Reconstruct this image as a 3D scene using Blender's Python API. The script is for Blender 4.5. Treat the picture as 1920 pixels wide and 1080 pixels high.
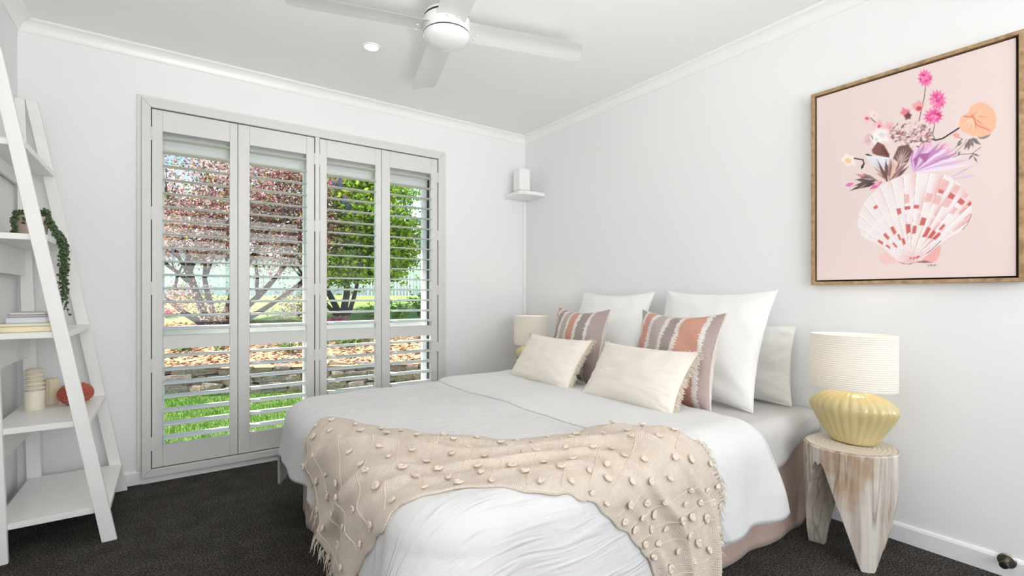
import bpy, bmesh, math, random
import numpy as np
from mathutils import Vector, Matrix
from mathutils import noise as mnoise

for _o in list(bpy.data.objects):
    bpy.data.objects.remove(_o)
scene = bpy.context.scene
COL = scene.collection
PI = math.pi

# ------------------------------------------------------------------ camera
cam_d = bpy.data.cameras.new('camera')
cam = bpy.data.objects.new('camera', cam_d); COL.objects.link(cam)
CAM = Vector((-2.5146, -3.3417, 1.0334)); YAW = 0.6176; FPX = 907.39; HORIZON = 553.1
cam.location = CAM
cam.rotation_euler = (PI/2, 0, -YAW)
cam_d.sensor_width = 36; cam_d.sensor_fit = 'HORIZONTAL'
cam_d.lens = FPX/1920*36
cam_d.shift_y = (HORIZON-540)/1920
cam_d.clip_start = 0.02; cam_d.clip_end = 500
scene.camera = cam
# pixel -> point helper (direction from the pixel, distance from the plane touched)
_F = Vector((math.sin(YAW), math.cos(YAW), 0)); _R = Vector((math.cos(YAW), -math.sin(YAW), 0)); _U = Vector((0, 0, 1))
def ray(u, v): return _F + _R*((u-960)/FPX) - _U*((v-HORIZON)/FPX)
def un(u, v, ax, val):
    d = ray(u, v); i = 'xyz'.index(ax)
    return CAM + d*((val-CAM[i])/d[i])
def dep(u, v, t): return CAM + ray(u, v)*t
def pix(p):
    d = Vector(p)-CAM; k = d.dot(_F)
    return 960+FPX*d.dot(_R)/k, HORIZON-FPX*d.z/k

# ------------------------------------------------------------------ view
scene.view_settings.view_transform = 'Standard'
scene.view_settings.look = 'None'
scene.view_settings.gamma = 1
scene.view_settings.use_curve_mapping = False
scene.view_settings.exposure = 0.05
scene.cycles.use_denoising = True
scene.cycles.max_bounces = 10
scene.cycles.diffuse_bounces = 6
scene.cycles.transparent_max_bounces = 24
scene.cycles.sample_clamp_indirect = 8
scene.cycles.caustics_reflective = False
scene.cycles.caustics_refractive = False

# ------------------------------------------------------------------ sky
world = bpy.data.worlds.new('sky'); scene.world = world
world.use_nodes = True
wn = world.node_tree.nodes; wl = world.node_tree.links
wn.clear()
wo = wn.new('ShaderNodeOutputWorld'); wb = wn.new('ShaderNodeBackground')
wtc = wn.new('ShaderNodeTexCoord'); wsep = wn.new('ShaderNodeSeparateXYZ'); wramp = wn.new('ShaderNodeValToRGB')
wl.new(wtc.outputs['Generated'], wsep.inputs[0]); wl.new(wsep.outputs['Z'], wramp.inputs[0])
wramp.color_ramp.elements[0].position = 0.0; wramp.color_ramp.elements[0].color = (0.95, 0.98, 1.0, 1)
wramp.color_ramp.elements[1].position = 0.6; wramp.color_ramp.elements[1].color = (0.13, 0.24, 0.40, 1)
_e = wramp.color_ramp.elements.new(0.10); _e.color = (0.60, 0.70, 0.80, 1)
_e = wramp.color_ramp.elements.new(0.22); _e.color = (0.17, 0.27, 0.36, 1)
wl.new(wramp.outputs['Color'], wb.inputs['Color']); wb.inputs['Strength'].default_value = 3.3
wl.new(wb.outputs[0], wo.inputs[0])

# ------------------------------------------------------------------ sun and added fill lights
def light(name, kind, loc, energy, color=(1, 1, 1), **kw):
    d = bpy.data.lights.new(name, kind); d.energy = energy; d.color = color
    for k, v in kw.items(): setattr(d, k, v)
    o = bpy.data.objects.new(name, d); COL.objects.link(o); o.location = loc
    return o
sun = light('sun', 'SUN', (0, 0, 8), 12.0, (1.0, 0.96, 0.88), angle=0.012)
sun.rotation_euler = Vector((-0.55, 0.30, 0.70)).to_track_quat('Z', 'Y').to_euler()
# added unseen area lamp at the rear, fills the room from behind the camera
rear = light('added_rear_fill', 'AREA', (-1.75, -5.62, 1.45), 56, (1.0, 0.985, 0.955), shape='RECTANGLE', size=2.3, size_y=1.7)
rear.rotation_euler = (PI/2+.15, 0, 0)      # faces +y, tilted up towards the ceiling
# added unseen flash, turned up and bounced off the ceiling to fill the room
flash = light('added_bounce_flash', 'SPOT', (-2.3, -3.75, 0.65), 185, (1.0, 0.985, 0.96), spot_size=math.radians(92), spot_blend=1.0, shadow_soft_size=0.25)
flash.rotation_euler = Vector((-0.42, -1.35, -1.74)).to_track_quat('Z', 'Y').to_euler()
DOWN_W = 9.0

# ------------------------------------------------------------------ mesh helpers
def rot(ax, a): return Matrix.Rotation(a, 3, ax)
class MB:
    def __init__(s): s.v = []; s.f = []
    def add(s, vs, fs):
        b = len(s.v); s.v += [tuple(v) for v in vs]; s.f += [tuple(b+i for i in f) for f in fs]; return s
    def box(s, x0, x1, y0, y1, z0, z1):
        return s.add([(x0,y0,z0),(x1,y0,z0),(x1,y1,z0),(x0,y1,z0),(x0,y0,z1),(x1,y0,z1),(x1,y1,z1),(x0,y1,z1)],
                     [(0,3,2,1),(4,5,6,7),(0,1,5,4),(1,2,6,5),(2,3,7,6),(3,0,4,7)])
    def obox(s, c, size, R=None):
        hx, hy, hz = [q/2 for q in size]; R = R or Matrix.Identity(3); c = Vector(c)
        vs = [c+R@Vector((sx*hx, sy*hy, sz*hz)) for sx, sy, sz in ((-1,-1,-1),(1,-1,-1),(1,1,-1),(-1,1,-1),(-1,-1,1),(1,-1,1),(1,1,1),(-1,1,1))]
        return s.add(vs, [(0,3,2,1),(4,5,6,7),(0,1,5,4),(1,2,6,5),(2,3,7,6),(3,0,4,7)])
    def prism(s, poly, fn, d0, d1):
        """poly: 2-D points (counter-clockwise), fn(a,b,d) -> 3-D point"""
        n = len(poly)
        vs = [fn(a, b, d0) for a, b in poly]+[fn(a, b, d1) for a, b in poly]
        fs = [tuple(range(n-1, -1, -1)), tuple(range(n, 2*n))]+[(i, (i+1) % n, n+(i+1) % n, n+i) for i in range(n)]
        return s.add(vs, fs)
    def lathe(s, prof, seg=32, c=(0,0,0), R=None, cap=True, fn=None):
        c = Vector(c); R = R or Matrix.Identity(3); vs = []; fs = []; n = len(prof)
        for r, z in prof:
            for i in range(seg):
                a = 2*PI*i/seg; k = fn(a, r, z) if fn else 1.0
                vs.append(c+R@Vector((r*k*math.cos(a), r*k*math.sin(a), z)))
        for j in range(n-1):
            for i in range(seg):
                fs.append((j*seg+i, j*seg+(i+1) % seg, (j+1)*seg+(i+1) % seg, (j+1)*seg+i))
        if cap:
            fs.append(tuple(range(seg-1, -1, -1))); fs.append(tuple(range((n-1)*seg, n*seg)))
        return s.add(vs, fs)
    def tube(s, pts, rad, seg=8, cap=True):
        pts = [Vector(p) for p in pts]; n = len(pts); vs = []; fs = []
        rads = rad if isinstance(rad, (list, tuple)) else [rad]*n
        up = None
        for i, p in enumerate(pts):
            t = (pts[min(i+1, n-1)]-pts[max(i-1, 0)])
            t = t.normalized() if t.length > 1e-9 else Vector((0, 0, 1))
            if up is None:
                up = t.orthogonal().normalized()
            else:
                up = (up-t*up.dot(t)); up = up.normalized() if up.length > 1e-6 else t.orthogonal().normalized()
            w = t.cross(up)
            for k in range(seg):
                a = 2*PI*k/seg
                vs.append(p+(up*math.cos(a)+w*math.sin(a))*rads[i])
        for i in range(n-1):
            for k in range(seg):
                fs.append((i*seg+k, i*seg+(k+1) % seg, (i+1)*seg+(k+1) % seg, (i+1)*seg+k))
        if cap:
            fs.append(tuple(range(seg-1, -1, -1))); fs.append(tuple(range((n-1)*seg, n*seg)))
        return s.add(vs, fs)
    def grid(s, P, closed_u=False):
        """P: rows of points"""
        nu = len(P); nv = len(P[0]); vs = [q for r in P for q in r]; fs = []
        for i in range(nu-1 if not closed_u else nu):
            for j in range(nv-1):
                a = i*nv+j; b = ((i+1) % nu)*nv+j
                fs.append((a, b, b+1, a+1))
        return s.add(vs, fs)
    def ball(s, c, r, seg=10, rings=6, sc=(1,1,1), R=None):
        prof = [(max(1e-4, r*math.sin(PI*i/rings)), -r*math.cos(PI*i/rings)) for i in range(rings+1)]
        R = R or Matrix.Identity(3)
        S = Matrix(((sc[0],0,0),(0,sc[1],0),(0,0,sc[2])))
        return s.lathe(prof, seg, c, R@S, cap=False)
    def mesh(s, name):
        m = bpy.data.meshes.new(name); m.from_pydata(s.v, [], s.f); m.update(); return m
    def build(s, name, mat, parent=None, smooth=False, bevel=0, bseg=2, fix=True):
        m = bpy.data.meshes.new(name)
        off = wloc(parent)
        vv = [(a-off[0], b-off[1], c-off[2]) for a, b, c in s.v] if parent is not None else s.v
        m.from_pydata(vv, [], s.f); m.update()
        if bevel or fix:
            bm = bmesh.new(); bm.from_mesh(m)
            if fix: bmesh.ops.recalc_face_normals(bm, faces=bm.faces)
            if bevel:
                es = [e for e in bm.edges if len(e.link_faces) == 2 and e.calc_face_angle(0) > 0.5]
                bmesh.ops.bevel(bm, geom=es, offset=bevel, segments=bseg, profile=0.5, affect='EDGES', clamp_overlap=True)
            bm.to_mesh(m); bm.free()
        if smooth:
            m.shade_smooth()
            m.set_sharp_from_angle(angle=math.radians(smooth if smooth is not True else 40))
        return link(name, m, mat, parent)
def wloc(o):
    v = Vector((0, 0, 0))
    while o is not None: v = v+Vector(o.location); o = o.parent
    return v
def link(name, mesh, mat, parent=None):
    o = bpy.data.objects.new(name, mesh); COL.objects.link(o)
    if mat is not None and not mesh.materials: mesh.materials.append(mat)
    if parent is not None: o.parent = parent
    return o
def tag(o, label=None, cat=None, group=None, kind=None):
    if label: o['label'] = label
    if cat: o['category'] = cat
    if group: o['group'] = group
    if kind: o['kind'] = kind
    return o
def thing(name, loc, label, cat, group=None, rz=0):
    o = bpy.data.objects.new(name, None); COL.objects.link(o); o.location = loc; o.rotation_euler = (0, 0, rz)
    o.empty_display_size = 0.05
    return tag(o, label, cat, group)
def struct(name, parent=None, loc=(0, 0, 0)):
    o = bpy.data.objects.new(name, None); COL.objects.link(o); o.location = loc; o['kind'] = 'structure'
    o.empty_display_size = 0.05
    return o
def kids(o): return [c for c in bpy.data.objects if c.parent == o]
def copy_tree(o, parent=None):
    c = o.copy(); COL.objects.link(c); c.parent = parent
    for ch in kids(o): copy_tree(ch, c)
    return c

# ------------------------------------------------------------------ materials
def nmat(name):
    m = bpy.data.materials.new(name); m.use_nodes = True
    nt = m.node_tree; b = nt.nodes['Principled BSDF']
    return m, nt, b
def N(nt, t, **kw):
    n = nt.nodes.new(t)
    for k, v in kw.items():
        if k.startswith('i_'):
            key = k[2:]; key = int(key) if key.isdigit() else key.replace('_', ' ')
            n.inputs[key].default_value = v
        else: setattr(n, k, v)
    return n
def ramp(nt, stops):
    n = nt.nodes.new('ShaderNodeValToRGB'); cr = n.color_ramp
    cr.elements[0].position = stops[0][0]; cr.elements[0].color = (*stops[0][1], 1)
    cr.elements[1].position = stops[-1][0]; cr.elements[1].color = (*stops[-1][1], 1)
    for p, c in stops[1:-1]:
        e = cr.elements.new(p); e.color = (*c, 1)
    return n
def plain(name, col, rough=0.5, bump=0, bscale=200, spec=0.5, metal=0, var=0, vscale=8, coat=0):
    m, nt, b = nmat(name); L = nt.links
    b.inputs['Base Color'].default_value = (*col, 1); b.inputs['Roughness'].default_value = rough
    b.inputs['Specular IOR Level'].default_value = spec; b.inputs['Metallic'].default_value = metal
    b.inputs['Coat Weight'].default_value = coat
    tc = N(nt, 'ShaderNodeTexCoord')
    if var:
        n = N(nt, 'ShaderNodeTexNoise', i_Scale=vscale, i_Detail=4.0); L.new(tc.outputs['Object'], n.inputs['Vector'])
        r = ramp(nt, [(0.3, tuple(c*(1-var) for c in col)), (0.7, tuple(min(1, c*(1+var)) for c in col))])
        L.new(n.outputs['Fac'], r.inputs[0]); L.new(r.outputs[0], b.inputs['Base Color'])
    if bump:
        n = N(nt, 'ShaderNodeTexNoise', i_Scale=bscale, i_Detail=3.0); L.new(tc.outputs['Object'], n.inputs['Vector'])
        bp = N(nt, 'ShaderNodeBump', i_Strength=bump, i_Distance=0.004)
        L.new(n.outputs['Fac'], bp.inputs['Height']); L.new(bp.outputs[0], b.inputs['Normal'])
    return m
M = {}
M['wall'] = plain('wall_paint', (0.855, 0.858, 0.865), 0.62, bump=0.05, bscale=350, spec=0.3)
M['ceiling'] = plain('ceiling_paint', (0.89, 0.89, 0.885), 0.75, bump=0.04, bscale=300, spec=0.2)
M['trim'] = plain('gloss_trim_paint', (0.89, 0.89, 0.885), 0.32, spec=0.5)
M['base'] = plain('baseboard_paint', (0.87, 0.875, 0.895), 0.35, spec=0.5)
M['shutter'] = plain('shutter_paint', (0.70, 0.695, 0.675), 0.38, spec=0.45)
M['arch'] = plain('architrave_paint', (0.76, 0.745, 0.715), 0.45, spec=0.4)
M['hinge'] = plain('hinge_enamel', (0.74, 0.735, 0.72), 0.35)
M['whitewood'] = plain('white_lacquered_wood', (0.89, 0.885, 0.865), 0.35, bump=0.06, bscale=60, var=0.015, vscale=14)
M['fan'] = plain('fan_white_plastic', (0.70, 0.70, 0.695), 0.35, spec=0.5)
M['fangloss'] = plain('fan_gloss_cap', (0.74, 0.74, 0.74), 0.12, spec=0.5)
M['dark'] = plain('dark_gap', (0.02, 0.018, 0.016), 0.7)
M['alu'] = plain('white_window_frame', (0.84, 0.86, 0.88), 0.35)
M['rubber'] = plain('black_rubber', (0.012, 0.012, 0.013), 0.45)
M['seal'] = plain('dark_grey_window_seal', (0.05, 0.07, 0.085), 0.5)

def mat_carpet():
    m, nt, b = nmat('charcoal_carpet'); L = nt.links
    tc = N(nt, 'ShaderNodeTexCoord')
    n1 = N(nt, 'ShaderNodeTexNoise', i_Scale=150.0, i_Detail=5.0, i_Roughness=0.85); n2 = N(nt, 'ShaderNodeTexNoise', i_Scale=9.0, i_Detail=4.0)
    n3 = N(nt, 'ShaderNodeTexVoronoi', i_Scale=260.0)
    for n in (n1, n2, n3): L.new(tc.outputs['Object'], n.inputs['Vector'])
    r = ramp(nt, [(0.38, (0.012, 0.011, 0.010)), (0.5, (0.085, 0.078, 0.072)), (0.62, (0.34, 0.31, 0.28))])
    L.new(n1.outputs['Fac'], r.inputs[0])
    mx = N(nt, 'ShaderNodeMix', data_type='RGBA', blend_type='MULTIPLY'); mx.inputs[0].default_value = 1.0
    r2 = ramp(nt, [(0.3, (0.72, 0.72, 0.72)), (0.7, (1.1, 1.1, 1.1))]); L.new(n2.outputs['Fac'], r2.inputs[0])
    L.new(r.outputs[0], mx.inputs[6]); L.new(r2.outputs[0], mx.inputs[7]); L.new(mx.outputs[2], b.inputs['Base Color'])
    b.inputs['Roughness'].default_value = 1.0; b.inputs['Specular IOR Level'].default_value = 0.05
    bp = N(nt, 'ShaderNodeBump', i_Strength=1.0, i_Distance=0.008)
    ad = N(nt, 'ShaderNodeMath', operation='ADD'); L.new(n1.outputs['Fac'], ad.inputs[0]); L.new(n3.outputs['Distance'], ad.inputs[1])
    L.new(ad.outputs[0], bp.inputs['Height']); L.new(bp.outputs[0], b.inputs['Normal'])
    return m
M['carpet'] = mat_carpet()
def mat_glass():
    m = bpy.data.materials.new('window_glass'); m.use_nodes = True; nt = m.node_tree; L = nt.links; nt.nodes.clear()
    o = N(nt, 'ShaderNodeOutputMaterial'); t = N(nt, 'ShaderNodeBsdfTransparent'); g = N(nt, 'ShaderNodeBsdfGlossy', i_Roughness=0.0)
    t.inputs[0].default_value = (0.985, 0.99, 0.985, 1)
    lw = N(nt, 'ShaderNodeLayerWeight'); pw = N(nt, 'ShaderNodeMath', operation='POWER'); pw.inputs[1].default_value = 4.0; fr = N(nt, 'ShaderNodeMath', operation='MULTIPLY_ADD'); fr.inputs[1].default_value = .5; fr.inputs[2].default_value = .02
    mx = N(nt, 'ShaderNodeMixShader'); L.new(lw.outputs['Facing'], pw.inputs[0]); L.new(pw.outputs[0], fr.inputs[0])
    L.new(fr.outputs[0], mx.inputs[0]); L.new(t.outputs[0], mx.inputs[1]); L.new(g.outputs[0], mx.inputs[2]); L.new(mx.outputs[0], o.inputs[0])
    return m
M['glass'] = mat_glass()
def emit(name, col, s):
    m, nt, b = nmat(name); b.inputs['Base Color'].default_value = (*col, 1)
    b.inputs['Emission Color'].default_value = (*col, 1); b.inputs['Emission Strength'].default_value = s
    return m
M['downlens'] = emit('lit_downlight_lens', (1, 0.98, 0.94), 14)

# ------------------------------------------------------------------ room shell
W = -3.118; YF = -5.60; ZC = 2.388; ZCB = 2.33
OX0, OX1, OZ0, OZ1 = -2.60, -0.845, 0.075, 2.065     # window opening in the back wall
floor = MB().box(W-.12, .12, YF-.12, .0, -.12, 0).build('floor', M['carpet']); tag(floor, kind='structure')
ceil = MB().box(W-.12, .12, YF-.12, .12, ZC, ZC+.1).build('ceiling', M['ceiling']); tag(ceil, kind='structure')
b = MB(); b.box(W-.12, OX0, 0, .12, -.12, ZC); b.box(OX1, .12, 0, .12, -.12, ZC); b.box(OX0, OX1, 0, .12, -.12, OZ0); b.box(OX0, OX1, 0, .12, OZ1, ZC)
wall_back = tag(b.build('wall_back', M['wall']), kind='structure')
wall_right = tag(MB().box(0, .12, YF-.12, 0, -.12, ZC).build('wall_right', M['wall']), kind='structure')
wall_left = tag(MB().box(W-.12, W, YF-.12, 0, -.12, ZC).build('wall_left', M['wall']), kind='structure')
b = MB(); b.box(W, -2.95, YF-.12, YF, -.12, ZC); b.box(-.55, 0, YF-.12, YF, -.12, ZC); b.box(-2.95, -.55, YF-.12, YF, -.12, .58); b.box(-2.95, -.55, YF-.12, YF, 2.32, ZC)
wall_front = tag(b.build('wall_front', M['wall']), kind='structure')
w2 = struct('added_rear_window', loc=(-1.75, YF, .58))  # added unseen window, made as an opening for the rear fill lamp
b = MB(); b.box(-2.95, -2.90, YF-.1, YF-.03, .58, 2.32); b.box(-.60, -.55, YF-.1, YF-.03, .58, 2.32); b.box(-2.9, -.6, YF-.1, YF-.03, .58, .63); b.box(-2.9, -.6, YF-.1, YF-.03, 2.27, 2.32)
b.build('window_frame', M['alu'], w2)

# cornice (coved) - profile in (distance from wall, height)
CV = [(0, ZCB), (.006, ZCB), (.010, ZCB+.006)]+[(.012+.040*(1-math.cos(a)), ZCB+.008+.040*math.sin(a)) for a in [PI/2*i/6 for i in range(1, 7)]]+[(.058, ZC-.004), (.058, ZC), (0, ZC)]
def cornice(name, fn, d0f, d1f):
    mb = MB(); n = len(CV); vs = [fn(a, z, d0f(a)) for a, z in CV]+[fn(a, z, d1f(a)) for a, z in CV]
    mb.add(vs, [tuple(range(n)), tuple(range(2*n-1, n-1, -1))]+[(i, (i+1) % n, n+(i+1) % n, n+i) for i in range(n)])
    return tag(mb.build(name, M['trim'], smooth=30), kind='structure')
cornice('trim_1', lambda a, z, d: (d, -a, z), lambda a: W+a, lambda a: -a)
cornice('trim_2', lambda a, z, d: (-a, d, z), lambda a: YF, lambda a: -a)
cornice('trim_3', lambda a, z, d: (W+a, d, z), lambda a: YF, lambda a: -a)
# skirting
def skirt(name, fn, d0, d1, h=.075, t=.013):
    P = [(0, 0), (t, 0), (t, h-.012), (t-.004, h-.003), (t-.009, h), (0, h)]
    return tag(MB().prism(P, fn, d0, d1).build(name, M['base'], smooth=20), kind='structure')
skirt('baseboard_right', lambda a, z, d: (-a, d, z), YF, 0)
skirt('baseboard_left', lambda a, z, d: (W+a, d, z), YF, 0)
skirt('baseboard_back_1', lambda a, z, d: (d, -a, z), W, -2.632)
skirt('baseboard_back_2', lambda a, z, d: (d, -a, z), -.806, 0)
skirt('baseboard_back_3', lambda a, z, d: (d, -a, z), -2.632, -.806, h=.036, t=.022)
# architrave around the shutters
b = MB()
for (x0, x1, z0, z1) in ((-2.655, -2.632, .07, 2.128), (-.806, -.776, .07, 2.128), (-2.632, -.806, 2.106, 2.128)):
    b.box(x0, x1, -.018, 0, z0, z1)
tag(b.build('trim_4', M['arch'], bevel=.004), kind='structure')

# ------------------------------------------------------------------ exterior window behind the shutters
win = struct('window_1', loc=(-1.72, .1, OZ0))
def wpart(name, x0, x1, y0, y1, z0, z1, mat='alu', bev=.003):
    return MB().box(x0, x1, y0, y1, z0, z1).build(name, M[mat], win, bevel=bev)
wpart('jamb', OX0+.001, -2.532, .065, .118, OZ0+.001, OZ1-.001); wpart('jamb', -.873, OX1-.001, .065, .118, OZ0+.001, OZ1-.001)
wpart('jamb_seal', -.885, -.873, .075, .112, .21, 1.94, 'seal', 0)
wpart('sash_stile', -.925, -.885, .085, .112, .175, 1.86)
wpart('head', -2.532, -.873, .065, .118, 1.935, OZ1-.001)
wpart('head_rail', -2.532, -.885, .078, .112, 1.862, 1.93)
wpart('sill', -2.532, -.873, .055, .118, OZ0+.001, .165)
wpart('transom', -2.532, -.885, .080, .114, .800, .852)
wpart('mullion', -1.782, -1.755, .085, .112, .165, 1.86)
for (x0, x1) in ((-2.532, -1.782), (-1.755, -.925)):
    for (z0, z1) in ((.165, .80), (.852, 1.862)):
        wpart('pane', x0, x1, .0955, .0995, z0, z1, 'glass', 0)
# eave and outer wall face
eave = MB(); eave.box(W-3.5, 3.0, .12, .44, 2.30, 2.33); eave.box(W-3.5, 3.0, .42, .45, 2.18, 2.36)
tag(eave.build('trim_5', M['alu']), kind='structure')

# ------------------------------------------------------------------ plantation shutters
fr = struct('trim_6', loc=(-1.72, -.02, .036))      # fixed shutter frame with its centre post
def fpart(name, poly, d0=-.046, d1=.0):
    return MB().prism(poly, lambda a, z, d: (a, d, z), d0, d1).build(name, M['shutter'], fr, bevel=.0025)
A0, A1, B0, B1 = -2.632, -2.592, -.852, -.806
fpart('jamb', [(A0, .038), (A1, .078), (A1, 2.061), (A0, 2.106)])
fpart('jamb', [(B0, .078), (B1, .038), (B1, 2.106), (B0, 2.061)])
fpart('head', [(A0, 2.1065), (A1, 2.0615), (B0, 2.0615), (B1, 2.1065)])
fpart('sill', [(A0, .0375), (B1, .0375), (B0, .0775), (A1, .0775)])
MB().box(-1.7365, -1.7095, -.043, 0, .078, 2.061).build('centre_post', M['shutter'], fr, bevel=.002)
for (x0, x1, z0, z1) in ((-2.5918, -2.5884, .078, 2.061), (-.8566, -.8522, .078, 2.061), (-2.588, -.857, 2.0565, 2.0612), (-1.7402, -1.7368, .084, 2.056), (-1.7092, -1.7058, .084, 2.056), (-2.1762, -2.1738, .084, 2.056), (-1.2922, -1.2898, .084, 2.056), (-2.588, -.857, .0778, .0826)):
    MB().box(x0, x1, -.022, -.008, z0, z1).build('gap_shade_strip', M['dark'], fr)  # dark strips standing in for the shade in the panel gaps
LOUV_W, LOUV_T = .089, .011
def louvre_mesh(L):
    n = 14; P = [(LOUV_W/2*math.cos(2*PI*i/n), LOUV_T/2*math.copysign(abs(math.sin(2*PI*i/n))**.8, math.sin(2*PI*i/n))) for i in range(n)]
    mb = MB().prism(P, lambda a, z, d: (d, a, z), -L/2, L/2)
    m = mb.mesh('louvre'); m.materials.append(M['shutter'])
    bm = bmesh.new(); bm.from_mesh(m); bmesh.ops.recalc_face_normals(bm, faces=bm.faces); bm.to_mesh(m); bm.free()
    m.shade_smooth(); m.set_sharp_from_angle(angle=math.radians(50)); return m
ZT, ZM1, ZM0, ZB = 1.941, .806, .732, .201
def panel(x0, x1, s0, s1, hinge_side, label):
    p = thing('louvred_shutter', ((x0+x1)/2, -.02, .08), label, 'shutter', 'louvred shutter panels across the window')
    y0, y1 = -.034, -.006; zb, zt = .083, 2.056
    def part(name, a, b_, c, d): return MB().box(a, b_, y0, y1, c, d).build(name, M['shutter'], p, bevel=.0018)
    part('stile', x0, x0+s0, zb, zt); part('stile', x1-s1, x1, zb, zt)
    part('top_rail', x0+s0+.0004, x1-s1-.0004, ZT, zt); part('middle_rail', x0+s0+.0004, x1-s1-.0004, ZM0, ZM1); part('bottom_rail', x0+s0+.0004, x1-s1-.0004, zb, ZB)
    xm = (x0+s0+x1-s1)/2; Lw = (x1-s1)-(x0+s0)-.004; lm = louvre_mesh(Lw)
    for (za, zb_, n) in ((ZM1, ZT, 15), (ZB, ZM0, 7)):
        for i in range(n):
            o = link('louvre', lm, None, p)
            o.location = Vector((xm, -.02, za+(zb_-za)*(i+.5)/n))-Vector(p.location)
            o.rotation_euler = (math.radians(4.5), 0, 0)
    xh = x0-.002 if hinge_side < 0 else x1+.002
    for zc in (1.918, 1.482, 1.07, .645, .217):
        h = MB(); h.tube([(xh, y0-.004, zc-.036), (xh, y0-.004, zc+.036)], .0048, 8); h.box(xh-.009, xh+.009, y0-.0022, y0+.001, zc-.034, zc+.034)
        h.build('hinge', M['hinge'], p, smooth=40)
    return p
panel(-2.588, -2.1765, .048, .040, -1, 'louvred shutter panel hinged at the frame jamb beside the ladder shelf')
panel(-2.1735, -1.7405, .061, .048, 1, 'louvred shutter panel hinged on the centre post, ladder shelf side')
panel(-1.7055, -1.2925, .044, .042, -1, 'louvred shutter panel hinged on the centre post, corner speaker side')
panel(-1.2895, -.857, .061, .052, 1, 'louvred shutter panel hinged at the frame jamb beside the corner speaker')

# ------------------------------------------------------------------ ceiling fixtures
def downlight(x, y, label, w=DOWN_W):
    t = thing('downlight', (x, y, ZC-.006), label, 'ceiling light', 'recessed ceiling downlights')
    prof = [(.036, -.001), (.036, -.004), (.044, -.0065), (.048, -.005), (.048, .005)]
    MB().lathe(prof, 32, (x, y, ZC-.0005), cap=False).build('rim', M['trim'], t, smooth=True)
    MB().lathe([(.0005, 0), (.037, 0), (.037, .003), (.0005, .003)], 32, (x, y, ZC-.004), cap=False).build('lens', M['downlens'], t)
    d = light('downlight_lamp', 'SPOT', (x, y, ZC-.03), w, (1.0, .965, .90), spot_size=math.radians(150), spot_blend=.9, shadow_soft_size=.06)
    d.parent = t; d.location = (0, 0, -.024)
    return t
downlight(-1.611, -.745, 'lit round downlight in the ceiling between fan and window')
downlight(-1.611, -2.45, 'added unseen fill downlight in the ceiling on the bed side of the fan', 2.5)  # this and the next two are added out of view to light the room
downlight(-2.45, -3.25, 'added unseen fill downlight in the ceiling above the camera', 2)
downlight(-.70, -3.25, 'added unseen fill downlight in the ceiling near the large framed picture', 2)

fx, fy, fz = -1.563, -1.53, 2.12
fan = thing('ceiling_fan', (fx, fy, ZC), 'white four-blade ceiling fan hanging above the bed', 'ceiling fan')
MB().lathe([(.001, ZC-.052), (.030, ZC-.052), (.062, ZC-.03), (.066, ZC-.001), (.001, ZC-.001)], 32, (fx, fy, 0), cap=False).build('canopy', M['fan'], fan, smooth=True)
MB().tube([(fx, fy, fz+.06), (fx, fy, ZC-.03)], .013, 16).build('rod', M['fan'], fan, smooth=True)
MB().lathe([(.001, fz+.0655), (.092, fz+.0655), (.096, fz+.062), (.097, fz+.045), (.097, fz+.007), (.0965, fz+.005), (.001, fz+.005)], 48, (fx, fy, 0), cap=False).build('motor_housing', M['fan'], fan, smooth=True)
MB().lathe([(.001, fz-.001), (.0935, fz-.001), (.0935, fz+.0048), (.001, fz+.0048)], 48, (fx, fy, 0), cap=False).build('gap_ring', M['dark'], fan)
MB().lathe([(.05, fz+.072), (.0935, fz+.072), (.0935, fz+.066), (.05, fz+.066)], 48, (fx, fy, 0), cap=False).build('upper_gap_ring', M['dark'], fan)
MB().lathe([(.001, fz+.0722), (.094, fz+.0722), (.090, fz+.084), (.05, fz+.090), (.001, fz+.090)], 48, (fx, fy, 0), cap=False).build('motor_cover', M['fan'], fan, smooth=True)
MB().lathe([(.0005, fz-.048)]+[(.097*math.sin(PI/2*i/10), fz-.006-.042*math.cos(PI/2*i/10)) for i in range(1, 11)]+[(.097, fz-.001), (.001, fz-.001)], 48, (fx, fy, 0), cap=False).build('bottom_cap', M['fangloss'], fan, smooth=50)
for k in range(4):
    a = math.radians(-16+90*k); d = Vector((math.cos(a), math.sin(a), 0)); w = Vector((-math.sin(a), math.cos(a), 0))
    P = []; ns, nc = 16, 9
    for side in (0, 1):
        for i in range(ns+1):
            s = i/ns; r = .070+s*.560; row = []
            half = .058+.006*s
            if s > .93: half *= 1-.18*((s-.93)/.07)**2
            for j in range(nc):
                c = -1+2*j/(nc-1); pitch = math.radians(11)
                y = c*half; z = -math.tan(pitch)*y*(1-.25*s)+.010*(1-c*c)-.0035*(1 if side == 0 else -1)*(1-c**4)**.5
                sk = .018*s*c
                row.append(Vector((fx, fy, fz+.030))+d*(r+sk)+w*y+Vector((0, 0, z)))
            P.append(row)
    mb = MB(); top = P[ns+1:]; bot = P[:ns+1]
    loop = [bot[i]+top[i][::-1][1:-1] for i in range(ns+1)]
    loop = [r+[r[0]] for r in loop]
    mb.grid(loop)
    n = len(loop[0])
    mb.f.append(tuple(range(n-1))); mb.f.append(tuple(ns*n+i for i in range(n-2, -1, -1)))
    bl = mb.build('blade', M['fan'], fan, smooth=40)
    for o_ in (-.02, .02): MB().lathe([(.001, 0), (.005, 0), (.005, .003), (.001, .004)], 12, Vector((fx, fy, fz+.014))+d*.125+w*o_, rot('X', PI), cap=False).build('screw', M['fangloss'], bl)

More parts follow.
